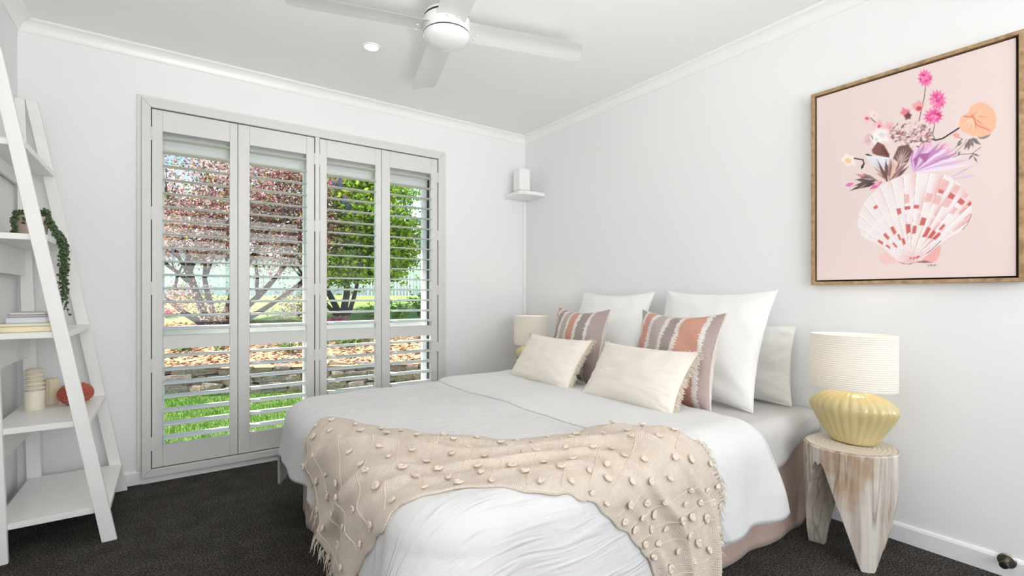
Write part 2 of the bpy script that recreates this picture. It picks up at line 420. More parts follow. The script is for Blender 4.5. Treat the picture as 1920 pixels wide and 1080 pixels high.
# ------------------------------------------------------------------ corner speaker on its shelf, cable cover
cs = thing('corner_shelf', (-.09, -.09, 1.845), 'small white quarter shelf fixed in the room corner under the speaker', 'shelf')
a0 = .245
poly = [(-.001, -.001), (-.222, -.001), (-.238, -.12), (-.232, -.225), (-.195, -.262), (-.10, -.275), (-.001, -.268)]
MB().prism([(x, y) for x, y in poly], lambda a, c, d: (a, c, d), 1.838, 1.866).build('shelf_board', M['trim'], cs, bevel=.003)
sp = thing('speaker', (-.16, -.165, 1.867), 'small white cordless speaker standing on the corner shelf', 'speaker')
Rz = rot('Z', math.radians(-4))
MB().obox((-.16, -.165, 1.867+.012+.089), (.105, .105, .178), Rz).build('cabinet', M['trim'], sp, bevel=.014, bseg=4)
MB().obox((-.16, -.165, 1.867+.006), (.088, .088, .012), Rz).build('foot', M['base'], sp, bevel=.003)
c = thing('cable_cover', (-.012, -.012, .08), 'thin white cable cover running down the room corner below the speaker shelf', 'cable cover')
MB().box(-.030, -.001, -.016, -.001, .08, 1.836).build('cover', M['trim'], c, bevel=.002)

# ------------------------------------------------------------------ door stop
ds = thing('door_stop', (0, -2.947, .09), 'brushed metal door stop with black rubber tip on the baseboard', 'door stop')
RX = rot('Y', -PI/2)
M['steel'] = plain('brushed_steel', (.42, .38, .32), .32, metal=1)
MB().lathe([(.0005, 0), (.026, 0), (.026, .003), (.022, .0055), (.0005, .0055)], 28, (-.0135, -2.947, .062), RX, cap=False).build('plate', M['steel'], ds, smooth=30)
MB().lathe([(.0075, 0), (.0075, .038)], 20, (-.018, -2.947, .062), RX).build('stem', M['steel'], ds, smooth=40)
MB().lathe([(.0005, 0), (.0115, 0), (.0125, .003), (.0125, .014), (.0105, .016), (.0005, .016)], 24, (-.054, -2.947, .062), RX, cap=False).build('rubber_tip', M['rubber'], ds, smooth=40)

# ================================================================== BED
def srgb(r, g, b): return tuple((c/255/12.92 if c/255 <= .04045 else ((c/255+.055)/1.055)**2.4) for c in (r, g, b))
def fabric(name, col, bump=.4, weave=900, wrinkle=.3, wscale=14, crinkle=0, rough=.95, sheen=.15, uv=True):
    m, nt, b = nmat(name); L = nt.links
    b.inputs['Base Color'].default_value = (*col, 1); b.inputs['Roughness'].default_value = rough
    b.inputs['Specular IOR Level'].default_value = .1; b.inputs['Sheen Weight'].default_value = sheen
    tc = N(nt, 'ShaderNodeTexCoord'); src = tc.outputs['UV' if uv else 'Object']
    n1 = N(nt, 'ShaderNodeTexNoise', i_Scale=float(weave), i_Detail=2.0); n2 = N(nt, 'ShaderNodeTexNoise', i_Scale=float(wscale), i_Detail=5.0, i_Distortion=.6)
    for n in (n1, n2): L.new(src, n.inputs['Vector'])
    b1 = N(nt, 'ShaderNodeBump', i_Strength=bump, i_Distance=.0012); L.new(n1.outputs['Fac'], b1.inputs['Height'])
    b2 = N(nt, 'ShaderNodeBump', i_Strength=wrinkle, i_Distance=.012); L.new(n2.outputs['Fac'], b2.inputs['Height']); L.new(b1.outputs[0], b2.inputs['Normal'])
    last = b2
    if crinkle:
        # long wavy pucker lines of washed linen
        mp = N(nt, 'ShaderNodeMapping'); mp.inputs['Scale'].default_value = (5.0, 38.0, 1); mp.inputs['Rotation'].default_value = (0, 0, .12); L.new(src, mp.inputs['Vector'])
        n3 = N(nt, 'ShaderNodeTexNoise', i_Scale=1.0, i_Detail=3.0, i_Distortion=.9); n3.noise_type = 'RIDGED_MULTIFRACTAL'; L.new(mp.outputs[0], n3.inputs['Vector'])
        b3 = N(nt, 'ShaderNodeBump', i_Strength=crinkle, i_Distance=.008); L.new(n3.outputs['Fac'], b3.inputs['Height']); L.new(last.outputs[0], b3.inputs['Normal']); last = b3
    L.new(last.outputs[0], b.inputs['Normal'])
    return m
M['duvet'] = fabric('washed_white_linen', (.675, .67, .67), crinkle=.85, wrinkle=.25)
M['flap'] = fabric('smooth_white_cotton', (.71, .705, .70), wrinkle=.25, wscale=9, bump=.15)
M['sheet'] = fabric('pale_grey_sheet', (.60, .59, .585), wrinkle=.35, wscale=7, bump=.15)
M['valance'] = fabric('dusty_rose_linen', (.50, .375, .32), wrinkle=.55, wscale=11, bump=.3)
M['pillow_white'] = fabric('white_pillow_cotton', (.87, .865, .85), wrinkle=.55, wscale=7, bump=.15)
M['pillow_off'] = fabric('off_white_pillow_cotton', (.87, .865, .82), wrinkle=.6, wscale=8, bump=.3)
M['cream'] = fabric('cream_gauze', (.84, .775, .70), wrinkle=.25, wscale=16, bump=.6, weave=420, crinkle=.25)
M['fringe'] = fabric('cream_fringe_yarn', (.74, .66, .55), uv=False)
M['tuft'] = fabric('beige_tuft_yarn', (.74, .64, .54), uv=False)
M['ticking'] = fabric('cream_backing', (.76, .70, .64))
def mat_throw():
    m, nt, b = nmat('beige_woven_throw'); L = nt.links
    tc = N(nt, 'ShaderNodeTexCoord'); uv = tc.outputs['UV']
    w1 = N(nt, 'ShaderNodeTexWave', wave_type='BANDS', bands_direction='X', i_Scale=62.0, i_Distortion=1.5, i_Detail=2.0); w2 = N(nt, 'ShaderNodeTexWave', wave_type='BANDS', bands_direction='Y', i_Scale=45.0, i_Distortion=1.0)
    n = N(nt, 'ShaderNodeTexNoise', i_Scale=12.0, i_Detail=6.0, i_Roughness=.7)
    for q in (w1, w2, n): L.new(uv, q.inputs['Vector'])
    r = ramp(nt, [(.3, (.62, .525, .44)), (.7, (.72, .63, .545))]); L.new(n.outputs['Fac'], r.inputs[0]); L.new(r.outputs[0], b.inputs['Base Color'])
    b.inputs['Roughness'].default_value = 1; b.inputs['Specular IOR Level'].default_value = .05
    mul = N(nt, 'ShaderNodeMath', operation='ADD'); L.new(w1.outputs['Fac'], mul.inputs[0]); L.new(w2.outputs['Fac'], mul.inputs[1])
    b1 = N(nt, 'ShaderNodeBump', i_Strength=.45, i_Distance=.0022); L.new(mul.outputs[0], b1.inputs['Height'])
    b2 = N(nt, 'ShaderNodeBump', i_Strength=.35, i_Distance=.01); L.new(n.outputs['Fac'], b2.inputs['Height']); L.new(b1.outputs[0], b2.inputs['Normal']); L.new(b2.outputs[0], b.inputs['Normal'])
    return m
M['throw'] = mat_throw()

def nz(x, y, z=0.0): return mnoise.noise(Vector((x, y, z)))
class Drape:
    """maps flat cloth coordinates (X, Y) onto the bed: flat on top, rolled over the edges, hanging down the sides"""
    def __init__(s, xe, yn, yf, zt, r, rc, flare=.10, cflare=.22, fold=.02, seed=0.0, puff=.006, k=15.0):
        s.xe, s.yn, s.yf, s.zt, s.r, s.rc, s.flare, s.cflare, s.fold, s.seed, s.puff, s.k = xe, yn, yf, zt, r, rc, flare, cflare, fold, seed, puff, k
    def __call__(s, X, Y, off=0.0):
        px = max(X, s.xe+s.rc); py = min(max(Y, s.yn+s.rc), s.yf-s.rc)
        dx, dy = X-px, Y-py; Ld = math.hypot(dx, dy)
        z = s.zt+s.puff*(nz(X*2.6, Y*2.6, s.seed)+.5*nz(X*7, Y*7, s.seed+3))
        if Ld <= s.rc:
            return Vector((X, Y, z+off)), Vector((0, 0, 1))
        d = Vector((dx/Ld, dy/Ld, 0)); base = Vector((px, py, 0))+d*s.rc; D = Ld-s.rc; r = s.r
        c = abs(2*d.x*d.y)
        if D < r*PI/2:
            a = D/r; out = r*math.sin(a); dn = r*(1-math.cos(a)); n = d*math.sin(a)+Vector((0, 0, math.cos(a))); rest = 0
        else:
            rest = D-r*PI/2; f = s.flare+s.cflare*c
            out = r+rest*math.sin(f); dn = r+rest*math.cos(f); n = d*math.cos(f)+Vector((0, 0, math.sin(f)))
        al = px-py+math.atan2(d.y, d.x)*.10
        w = min(1.0, D/.30)**1.3
        q = al+.03*nz(al*3, D*2, s.seed)
        fold = s.fold*w*(math.sin(q*s.k+s.seed)+.55*math.sin(q*s.k*1.9+2.1*s.seed+1)+.6*nz(q*5, D*3, s.seed+5))*(1+1.2*c)
        p = base+d*(out+fold)+Vector((0, 0, z-dn))
        return p+n*off, n
def cloth(fn, xs, ys, name, mat, parent, thick=.006, smooth=180):
    """fn(i, j) -> (point, normal, (u, v)); double sided shell of the given thickness"""
    nu, nv = xs, ys; P = []; UV = []; Q = []
    for i in range(nu):
        for j in range(nv):
            p, n, uv = fn(i, j); P.append(p); Q.append(p-n*thick); UV.append(uv)
    mb = MB(); F = []
    for i in range(nu-1):
        for j in range(nv-1):
            a = i*nv+j; b2 = a+nv; F.append((a, b2, b2+1, a+1))
    o = nu*nv
    F2 = F+[tuple(o+k for k in f[::-1]) for f in F]
    rim = [i*nv for i in range(nu)]+[(nu-1)*nv+j for j in range(1, nv)]+[i*nv+nv-1 for i in range(nu-2, -1, -1)]+[j for j in range(nv-2, 0, -1)]
    m_ = len(rim)
    F2 += [(rim[k], o+rim[k], o+rim[(k+1) % m_], rim[(k+1) % m_]) for k in range(m_)]
    mb.v = [tuple(p) for p in P+Q]; mb.f = F2
    ob = mb.build(name, mat, parent, smooth=smooth)
    uvl = ob.data.uv_layers.new(name='UVMap'); UV2 = np.array(UV+UV, dtype=np.float32)
    li = np.empty(len(ob.data.loops), dtype=np.int32); ob.data.loops.foreach_get('vertex_index', li)
    uvl.data.foreach_set('uv', UV2[li].ravel())
    return ob
def lerp(a, b, t): return a+(b-a)*t

bed = thing('bed', (-1.0, -1.535, 0), 'queen bed with pale grey sheet and dusty rose valance against the picture wall', 'bed')
MB().box(-1.93, -.03, -2.22, -.84, .05, .27).build('base', M['ticking'], bed, bevel=.03, bseg=3)
MB().box(-1.98, -.03, -2.285, -.785, .275, .485).build('mattress', M['pillow_white'], bed, bevel=.045, bseg=4)
# valance: a pleated band around three sides
loop = []
def rr(x0, x1, y0, y1, rc, n=10):
    pts = [(x1, y1)]
    for k in range(n+1):
        a = PI/2+PI/2*k/n; pts.append((x0+rc+rc*math.cos(a), y1-rc+rc*math.sin(a)))
    for k in range(n+1):
        a = PI+PI/2*k/n; pts.append((x0+rc+rc*math.cos(a), y0+rc+rc*math.sin(a)))
    pts.append((x1, y0)); return pts
def resample(pts, step):
    out = [Vector((*pts[0], 0))]
    for a, b_ in zip(pts, pts[1:]):
        a = Vector((*a, 0)); b_ = Vector((*b_, 0)); n = max(1, int((b_-a).length/step))
        out += [a.lerp(b_, k/n) for k in range(1, n+1)]
    return out
ring = resample(rr(-1.985, -.025, -2.295, -.775, .10), .018)
nr = len(ring); normals = []
for i in range(nr):
    t = (ring[min(i+1, nr-1)]-ring[max(i-1, 0)]).normalized(); normals.append(Vector((t.y, -t.x, 0)))
c0 = Vector((-1.0, -1.535, 0))
normals = [n if n.dot(ring[i]-c0) > 0 else -n for i, n in enumerate(normals)]
def val_fn(i, j):
    h = j/14; p = ring[i]; n = normals[i]; s = i*.018
    w = .012*(1-h)*(math.sin(s*9)+.6*math.sin(s*23+1)+.8*nz(s*4, h*2))+.006*nz(s*9, h*7, 4)+.012*(1-h)
    near = .022*max(0, math.sin(PI*min(1, max(0, (p.x+2.0)/2.0)))) if p.y < -2.2 else 0
    return p+n*(w+near*(1-h*.6))+Vector((0, 0, .004+.36*h)), n, (s, h*.36)
cloth(val_fn, nr, 15, 'valance', M['valance'], bed, .004)
# fitted/flat sheet over the mattress, hanging longer towards the foot on the open side
SH = Drape(-1.965, -2.268, -.802, .495, .055, .06, flare=.05, cflare=.1, fold=.007, seed=7.3, puff=.004, k=19)
def sh_fn(i, j):
    X = lerp(-.018, -2.13, i/90); e = X
    lo = -2.268-.255+.11*math.exp(-((X+.02)/.33)**2)*1.2; hi = -.802+.22
    Y = lerp(lo, hi, j/110); p, n = SH(X, Y)
    return p, n, (X, Y)
cloth(sh_fn, 91, 111, 'sheet', M['sheet'], bed, .005)

# ------------------------------------------------------------------ duvet
DV = Drape(-1.975, -2.285, -.80, .513, .085, .10, flare=.09, cflare=.34, fold=.015, seed=1.7, puff=.010, k=13)
duvet = thing('duvet', (-1.4, -1.535, .5), 'white washed linen duvet spread over the bed with its top edge folded back', 'duvet')
def dv_fn(i, j):
    X = lerp(-.70, -1.975-.285, i/150); Y = lerp(-2.285-.395, -.80+.395, j/190)
    sag = max(0.0, -2.285-Y); X2 = X+.30*sag*max(0, 1-(-.70-X)/.7)
    p, n = DV(X2, Y, .018)
    return p, n, (X, Y)
cloth(dv_fn, 151, 191, 'cover', M['duvet'], duvet, .014)
def fl_fn(i, j):
    Y = lerp(-2.285-.385, -.80+.36, j/150); sag = max(0.0, -2.285-Y); sagf = max(0.0, Y+.80)
    s = i/52
    if i < 10:                                   # the rolled edge at the fold
        a = PI*i/9; X = -.705+.016*math.sin(a); off = .018+.022*(1-math.cos(a))/2
        sh = .42
    else:
        q = (i-10)/42; X = lerp(-.705, -1.235, q); off = .040-.006*q+.004*nz(X*6, Y*4, 9)
        if i > 49: off = lerp(off, .022, (i-49)/3)
        sh = lerp(.42, .72, q)
    X2 = X+sh*sag+.25*sagf+.02*nz(Y*2.2, 0, 2)
    p, n = DV(X2, Y, off)
    return p, n, (X, Y)
cloth(fl_fn, 53, 151, 'folded_edge', M['flap'], duvet, .004)

# ------------------------------------------------------------------ throw
throw = thing('throw_blanket', (-1.6, -1.9, .53), 'beige woven throw with knotted tufts and fringe draped across the foot of the bed', 'throw blanket')
BACK = [(-2.005, -1.30), (-1.96, -1.37), (-1.88, -1.53), (-1.81, -1.66), (-1.68, -1.86), (-1.53, -2.00), (-1.37, -2.03), (-1.22, -2.12), (-1.13, -2.25), (-1.07, -2.36), (-1.03, -2.45), (-1.04, -2.55), (-1.09, -2.74)]
FRONT = [(-2.42, -1.86), (-2.31, -1.98), (-2.18, -2.10), (-2.08, -2.17), (-1.99, -2.22), (-1.87, -2.25), (-1.75, -2.33), (-1.63, -2.365), (-1.56, -2.40), (-1.48, -2.47), (-1.41, -2.54), (-1.35, -2.61), (-1.27, -2.76)]
def poly_at(pts, s):
    x = s*(len(pts)-1); i = min(int(x), len(pts)-2); f = x-i
    def g(k): return Vector(pts[min(max(k, 0), len(pts)-1)])
    p0, p1, p2, p3 = g(i-1), g(i), g(i+1), g(i+2)
    return .5*((2*p1)+(p2-p0)*f+(2*p0-5*p1+4*p2-p3)*f*f+(3*p1-p0-3*p2+p3)*f**3)
def throw_pt(s, t, off=0.0):
    a = poly_at(BACK, s); b_ = poly_at(FRONT, s)
    e = 1.0
    p = a.lerp(b_, t)
    jit = .012*nz(s*22, 0, 11)*(1 if t < .5 else -1)*abs(2*t-1)
    X, Y = p.x+jit, p.y+jit
    # lengthwise gathers
    g = 0.0
    for (tc, w, h, ph) in ((.30, .045, .034, 0), (.62, .04, .026, 1.3), (.83, .045, .016, 2.1), (.12, .045, .014, .7)):
        c = tc+.07*math.sin(s*5+ph)
        g += h*math.exp(-((t-c)/w)**2)*(.45+.55*math.sin(s*8+ph*3)**2)
    g += .006*nz(s*18, t*10, 5)
    u_ = min(1.0, max(0.0, (X+1.33)/.10)); q, n = DV(X, Y, .026+.030*u_*u_*(3-2*u_)+g+off)
    return q, n
def th_fn(i, j):
    s, t = i/170, j/70
    p, n = throw_pt(s, t)
    return p, n, (s*1.7, t*.75)
cloth(th_fn, 171, 71, 'woven_cloth', M['throw'], throw, .007)
# knotted tufts
def tuft_mesh():
    mb = MB(); rnd = random.Random(4)
    for k in range(3):
        a = k*2.1; pts = [Vector((.010*math.cos(a+q*1.7)*(1-.2*q), .010*math.sin(a+q*1.7)*(1-.2*q), .004+.005*math.sin(q*2.0)+.002*k)) for q in (0, .6, 1.2, 1.8)]
        mb.tube(pts, [.0035, .0058, .0058, .003], 6)
    mb.ball((0, 0, .006), .0075, 8, 5)
    m = mb.mesh('tuft'); m.materials.append(M['tuft']); m.shade_smooth(); return m
tm = tuft_mesh(); rnd = random.Random(12)
cords = {}
for r_ in range(8):
    t = (r_+.5)/8
    for c_ in range(17):
        s = (c_+.5*(r_ % 2)+.25)/17.2+.008*rnd.uniform(-1, 1)
        if s > .985: continue
        p, n = throw_pt(s, t+.012*rnd.uniform(-1, 1), .001)
        o = link('tuft', tm, None, throw); o.location = p-Vector(throw.location)
        o.rotation_euler = (n.to_track_quat('Z', 'Y').to_matrix()@rot('Z', rnd.uniform(0, 6.28))).to_euler()
        k = rnd.uniform(.65, .95); o.scale = (k*1.25, k*rnd.uniform(.7, 1.1), k*.75)
# raised cords running across between the tufts
for c_ in range(17):
    mb = MB(); pts = [throw_pt((c_+.25+.25*q/40)/17.2, lerp(.05, .95, q/40), .0005)[0] for q in range(41)]
    mb.tube(pts, .0019, 5); mb.build('cord', M['throw'], throw, smooth=True)
# fringe
def fringe(name, parent, mat, starts, length, rad, seed, drop=.6, hairs=5, spread=.35):
    mb = MB(); rnd = random.Random(seed)
    for (p, out) in starts:
        for h in range(hairs):
            d = (Vector(out).normalized()+Vector((rnd.uniform(-spread, spread), rnd.uniform(-spread, spread), rnd.uniform(-spread, spread)*.7)))
            d.normalize(); L_ = length*rnd.uniform(.6, 1.1)
            p1 = p+d*L_*.45; p2 = p1+(d*(1-drop)+Vector((0, 0, -drop))).normalized()*L_*.55+Vector((rnd.uniform(-1, 1), rnd.uniform(-1, 1), 0))*L_*.08
            mb.tube([p, p1, p2], [rad, rad*.9, rad*.5], 4)
    o = mb.build(name, mat, parent, smooth=True, fix=False); o['kind'] = 'stuff'; return o
st = []
for k in range(46):
    t = k/45; p, n = throw_pt(0.0, t); p2, _ = throw_pt(.02, t)
    st.append((p-n*.003, (p-p2).normalized()*.5+n*.15+Vector((0, 0, -.5))))
fringe('fringe', throw, M['fringe'], st, .055, .0013, 3, hairs=6)
st = []
for k in range(40):
    s = lerp(.74, 1.0, k/39); p, n = throw_pt(s, 0.0); p2, _ = throw_pt(s, .05)
    st.append((p-n*.003, (p-p2).normalized()*.7+n*.2))
for k in range(30):
    p, n = throw_pt(1.0, k/29); st.append((p-n*.003, Vector((0, 0, -1))))
fringe('fringe', throw, M['fringe'], st, .05, .0013, 5, hairs=6)

# ------------------------------------------------------------------ pillows
def pillow(name, label, w, h, t, mat, base, lean, yaw=0, group=None, pinch=.07, seed=0, back=None, flange=0, cat='pillow', n=40, roll=0, sag=0.0):
    """width axis runs along the wall, base = middle of the lower edge, lean = tilt back towards the wall (deg)"""
    root = thing(name, base, label, cat, group)
    Rm = rot('Z', math.radians(yaw))@rot('Y', math.radians(lean))@rot('X', math.radians(roll))
    def pt(a, b_, side):
        ex = 1-pinch*(1-b_*b_)*1.0*abs(a)**3; ez = 1-pinch*(1-a*a)*abs(b_)**3
        y = -a*w/2*ex; z = b_*h/2*ez
        f = max(0.0, (1-abs(a)**2.4))**.55*max(0.0, (1-abs(b_)**2.4))**.55
        th = t/2*f*(1+.10*nz(a*1.6+seed, b_*1.6, seed))
        wr = .010*nz(a*3+seed*3, b_*4, side*3+seed)*(f**.5)
        rad = math.hypot(a, b_)
        cr = .007*max(0, rad-.55)*math.sin(math.atan2(b_, a)*17+seed*5+6*nz(a*3, b_*3, seed))*(f**.4)
        x = -side*(th+wr+cr)
        z2 = z+sag*(-.04)*(1-a*a)*(1 if b_ > 0 else 0)*abs(b_)
        return Vector(base)+Rm@Vector((x, y, z2+h/2))
    def surf(side):
        mb = MB(); P = []; UV = []
        for i in range(n+1):
            a = math.sin(PI/2*(-1+2*i/n)*.999) if True else 0
            row = []
            for j in range(n+1):
                b_ = math.sin(PI/2*(-1+2*j/n)*.999); row.append(pt(a, b_, side)); UV.append(((a+1)/2*w, (b_+1)/2*h))
            P.append(row)
        mb.grid(P); return mb, UV
    for side, mt, nm in ((1, mat, 'front'), (-1, back or mat, 'back')):
        mb, UV = surf(side); ob = mb.build(nm, mt, root, smooth=True, fix=False)
        if side < 0: ob.data.flip_normals()
        uvl = ob.data.uv_layers.new(name='UVMap'); li = np.empty(len(ob.data.loops), dtype=np.int32); ob.data.loops.foreach_get('vertex_index', li)
        uvl.data.foreach_set('uv', np.array(UV, dtype=np.float32)[li].ravel())
    per = [(-1+2*k/40, -1) for k in range(40)]+[(1, -1+2*k/40) for k in range(40)]+[(1-2*k/40, 1) for k in range(40)]+[(-1, 1-2*k/40) for k in range(40)]
    pts = [pt(a, b_, 1) for a, b_ in per]
    mb = MB(); mb.tube(pts+[pts[0]], .0032, 6, cap=False); mb.build('seam', back or mat, root, smooth=True)
    root['_n'] = 0; del root['_n']
    return root, pt, per
ZB_ = .492
E2 = 'white square pillows against the wall'
pillow('euro_pillow', 'large white square pillow behind the striped cushion on the side table end of the bed', .64, .585, .17, M['pillow_white'], (-.362, -1.878, ZB_+.014), 20, -3, seed=1.1, pinch=.09)
pillow('euro_pillow', 'large white square pillow beside the far lamp, behind the striped cushion there', .64, .585, .17, M['pillow_white'], (-.325, -1.14, ZB_+.014), 21, -3, seed=2.3, pinch=.10)
pillow('bed_pillow', 'off white pillow standing on end against the wall beside the near lamp', .62, .38, .10, M['pillow_off'], (-.098, -1.925, ZB_+.012), 6, 0, seed=3.7, pinch=.06)
def mat_stripe(name, stops, width):
    m, nt, b = nmat(name); L = nt.links
    tc = N(nt, 'ShaderNodeTexCoord'); sp_ = N(nt, 'ShaderNodeSeparateXYZ'); L.new(tc.outputs['UV'], sp_.inputs[0])
    mp = N(nt, 'ShaderNodeMapping'); mp.inputs['Scale'].default_value = (24, 150, 1); L.new(tc.outputs['UV'], mp.inputs['Vector'])
    nn = N(nt, 'ShaderNodeTexNoise', i_Scale=1.0, i_Detail=1.0); L.new(mp.outputs[0], nn.inputs['Vector'])
    m1 = N(nt, 'ShaderNodeMath', operation='MULTIPLY_ADD'); m1.inputs[1].default_value = .075; m1.inputs[2].default_value = -.0375; L.new(nn.outputs['Fac'], m1.inputs[0])
    dv = N(nt, 'ShaderNodeMath', operation='DIVIDE'); dv.inputs[1].default_value = width; L.new(sp_.outputs['X'], dv.inputs[0])
    ad = N(nt, 'ShaderNodeMath', operation='ADD'); L.new(dv.outputs[0], ad.inputs[0]); L.new(m1.outputs[0], ad.inputs[1])
    st_ = []
    W_ = (.95, .90, .84); hw = .024
    for k, (pos, col) in enumerate(stops):
        if k > 0: st_ += [(pos-hw, W_), (pos+hw, col)]
        else: st_ += [(0.0, col)]
    r = ramp(nt, st_[:1]+[(p, c) for p, c in st_[1:]]) if len(st_) > 1 else None
    r.color_ramp.interpolation = 'CONSTANT'
    n2 = N(nt, 'ShaderNodeTexNoise', i_Scale=160.0, i_Detail=2.0); L.new(tc.outputs['UV'], n2.inputs['Vector'])
    mx = N(nt, 'ShaderNodeMix', data_type='RGBA', blend_type='MULTIPLY'); mx.inputs[0].default_value = .35
    L.new(ad.outputs[0], r.inputs[0]); L.new(r.outputs[0], mx.inputs[6]); L.new(n2.outputs['Fac'], mx.inputs[7]); L.new(mx.outputs[2], b.inputs['Base Color'])
    bp = N(nt, 'ShaderNodeBump', i_Strength=.5, i_Distance=.0015); L.new(n2.outputs['Fac'], bp.inputs['Height']); L.new(bp.outputs[0], b.inputs['Normal'])
    b.inputs['Roughness'].default_value = 1; b.inputs['Specular IOR Level'].default_value = .05
    return m
TA, TD, LT, CO = (.56, .45, .42), (.50, .41, .39), (.66, .555, .525), (.80, .43, .335)
M['stripe_a'] = mat_stripe('coral_taupe_stripe_a', [(0, TA), (.11, CO), (.27, LT), (.46, TD), (.62, CO), (.885, TA)], .575)
M['stripe_b'] = mat_stripe('coral_taupe_stripe_b', [(0, CO), (.13, TD), (.28, LT), (.42, CO), (.59, TD), (.79, TA)], .575)
pillow('striped_cushion', 'coral and taupe striped cushion, two coral bands, at the side table end of the bed', .575, .455, .15, M['stripe_a'], (-.575, -1.88, ZB_+.016), 11, -13, pinch=.15, seed=4.4, back=M['ticking'], cat='cushion', group='striped cushions on the bed')
pillow('striped_cushion', 'coral and taupe striped cushion standing beside the far lamp', .575, .455, .15, M['stripe_b'], (-.535, -1.165, ZB_+.016), 11, -11, pinch=.15, seed=5.9, back=M['ticking'], cat='cushion', group='striped cushions on the bed')
for (nm, lb, base, yaw, sd) in (('lumbar_cushion', 'cream fringed lumbar cushion at the side table end of the bed', (-.835, -1.835, ZB_+.042), -3, 6.2),
                                ('lumbar_cushion', 'cream fringed lumbar cushion beside the far lamp', (-.825, -1.19, ZB_+.042), -3, 7.7)):
    root, pt, per = pillow(nm, lb, .56, .305, .13, M['cream'], base, 34, yaw, pinch=.08, seed=sd, cat='cushion', group='cream lumbar cushions on the bed')
    st = []
    for side in (-1, 1):
        for k in range(44):
            b_ = -1+2*k/43; p = pt(side, b_, 1); q = pt(side*.9, b_, 1)
            st.append((p, (p-q).normalized()))
    fringe('fringe', root, M['fringe'], st, .030, .0018, int(sd*10), drop=.25, hairs=7, spread=.5)
    st = []
    for k in range(40):
        a = -1+2*k/39; p = pt(a, 1, 1); q = pt(a, .9, 1); st.append((p, (p-q).normalized()))
    fringe('top_fringe', root, M['fringe'], st, .016, .0013, int(sd*10)+1, drop=.1, hairs=5, spread=.6)

# ================================================================== SIDE TABLES AND LAMPS
def mat_stump():
    m, nt, b = nmat('whitewashed_timber'); L = nt.links
    tc = N(nt, 'ShaderNodeTexCoord'); mp = N(nt, 'ShaderNodeMapping'); mp.inputs['Scale'].default_value = (26, 26, 1.3); L.new(tc.outputs['Object'], mp.inputs['Vector'])
    n1 = N(nt, 'ShaderNodeTexNoise', i_Scale=1.0, i_Detail=6.0, i_Distortion=.5, i_Roughness=.65); L.new(mp.outputs[0], n1.inputs['Vector'])
    n2 = N(nt, 'ShaderNodeTexNoise', i_Scale=5.0, i_Detail=3.0); L.new(tc.outputs['Object'], n2.inputs['Vector'])
    mp3 = N(nt, 'ShaderNodeMapping'); mp3.inputs['Scale'].default_value = (12, 12, .9); L.new(tc.outputs['Object'], mp3.inputs['Vector'])
    n3 = N(nt, 'ShaderNodeTexNoise', i_Scale=1.0, i_Detail=2.0, i_Distortion=.3); L.new(mp3.outputs[0], n3.inputs['Vector'])
    r = ramp(nt, [(.28, (.20, .155, .12)), (.42, (.46, .395, .335)), (.56, (.64, .59, .53)), (.8, (.74, .70, .65))]); L.new(n1.outputs['Fac'], r.inputs[0])
    r2 = ramp(nt, [(.52, (1, 1, 1)), (.64, (.74, .54, .34))]); L.new(n2.outputs['Fac'], r2.inputs[0])
    mx = N(nt, 'ShaderNodeMix', data_type='RGBA', blend_type='MULTIPLY'); mx.inputs[0].default_value = .8; L.new(r.outputs[0], mx.inputs[6]); L.new(r2.outputs[0], mx.inputs[7])
    r3 = ramp(nt, [(.485, (1, 1, 1)), (.50, (.45, .42, .42)), (.515, (1, 1, 1))]); L.new(n3.outputs['Fac'], r3.inputs[0])
    mx2 = N(nt, 'ShaderNodeMix', data_type='RGBA', blend_type='MULTIPLY'); mx2.inputs[0].default_value = .75; L.new(mx.outputs[2], mx2.inputs[6]); L.new(r3.outputs[0], mx2.inputs[7])
    L.new(mx2.outputs[2], b.inputs['Base Color']); b.inputs['Roughness'].default_value = .7
    bp = N(nt, 'ShaderNodeBump', i_Strength=.35, i_Distance=.004); L.new(n1.outputs['Fac'], bp.inputs['Height']); L.new(bp.outputs[0], b.inputs['Normal'])
    return m
def mat_rings():
    m, nt, b = nmat('sawn_log_rings'); L = nt.links
    tc = N(nt, 'ShaderNodeTexCoord'); w = N(nt, 'ShaderNodeTexWave', wave_type='RINGS', rings_direction='Z', i_Scale=20.0, i_Distortion=2.5, i_Detail=2.0)
    mp = N(nt, 'ShaderNodeMapping'); mp.inputs['Location'].default_value = (.03, -.03, 0); L.new(tc.outputs['Object'], mp.inputs['Vector']); L.new(mp.outputs[0], w.inputs['Vector'])
    r = ramp(nt, [(.1, (.60, .52, .42)), (.4, (.67, .60, .51)), (.9, (.71, .65, .56))]); L.new(w.outputs['Fac'], r.inputs[0]); L.new(r.outputs[0], b.inputs['Base Color']); b.inputs['Roughness'].default_value = .65
    return m
M['stump'] = mat_stump(); M['rings'] = mat_rings()
M['glaze'] = plain('pale_yellow_glaze', (.62, .51, .25), .16, var=.05, vscale=9, coat=.6)
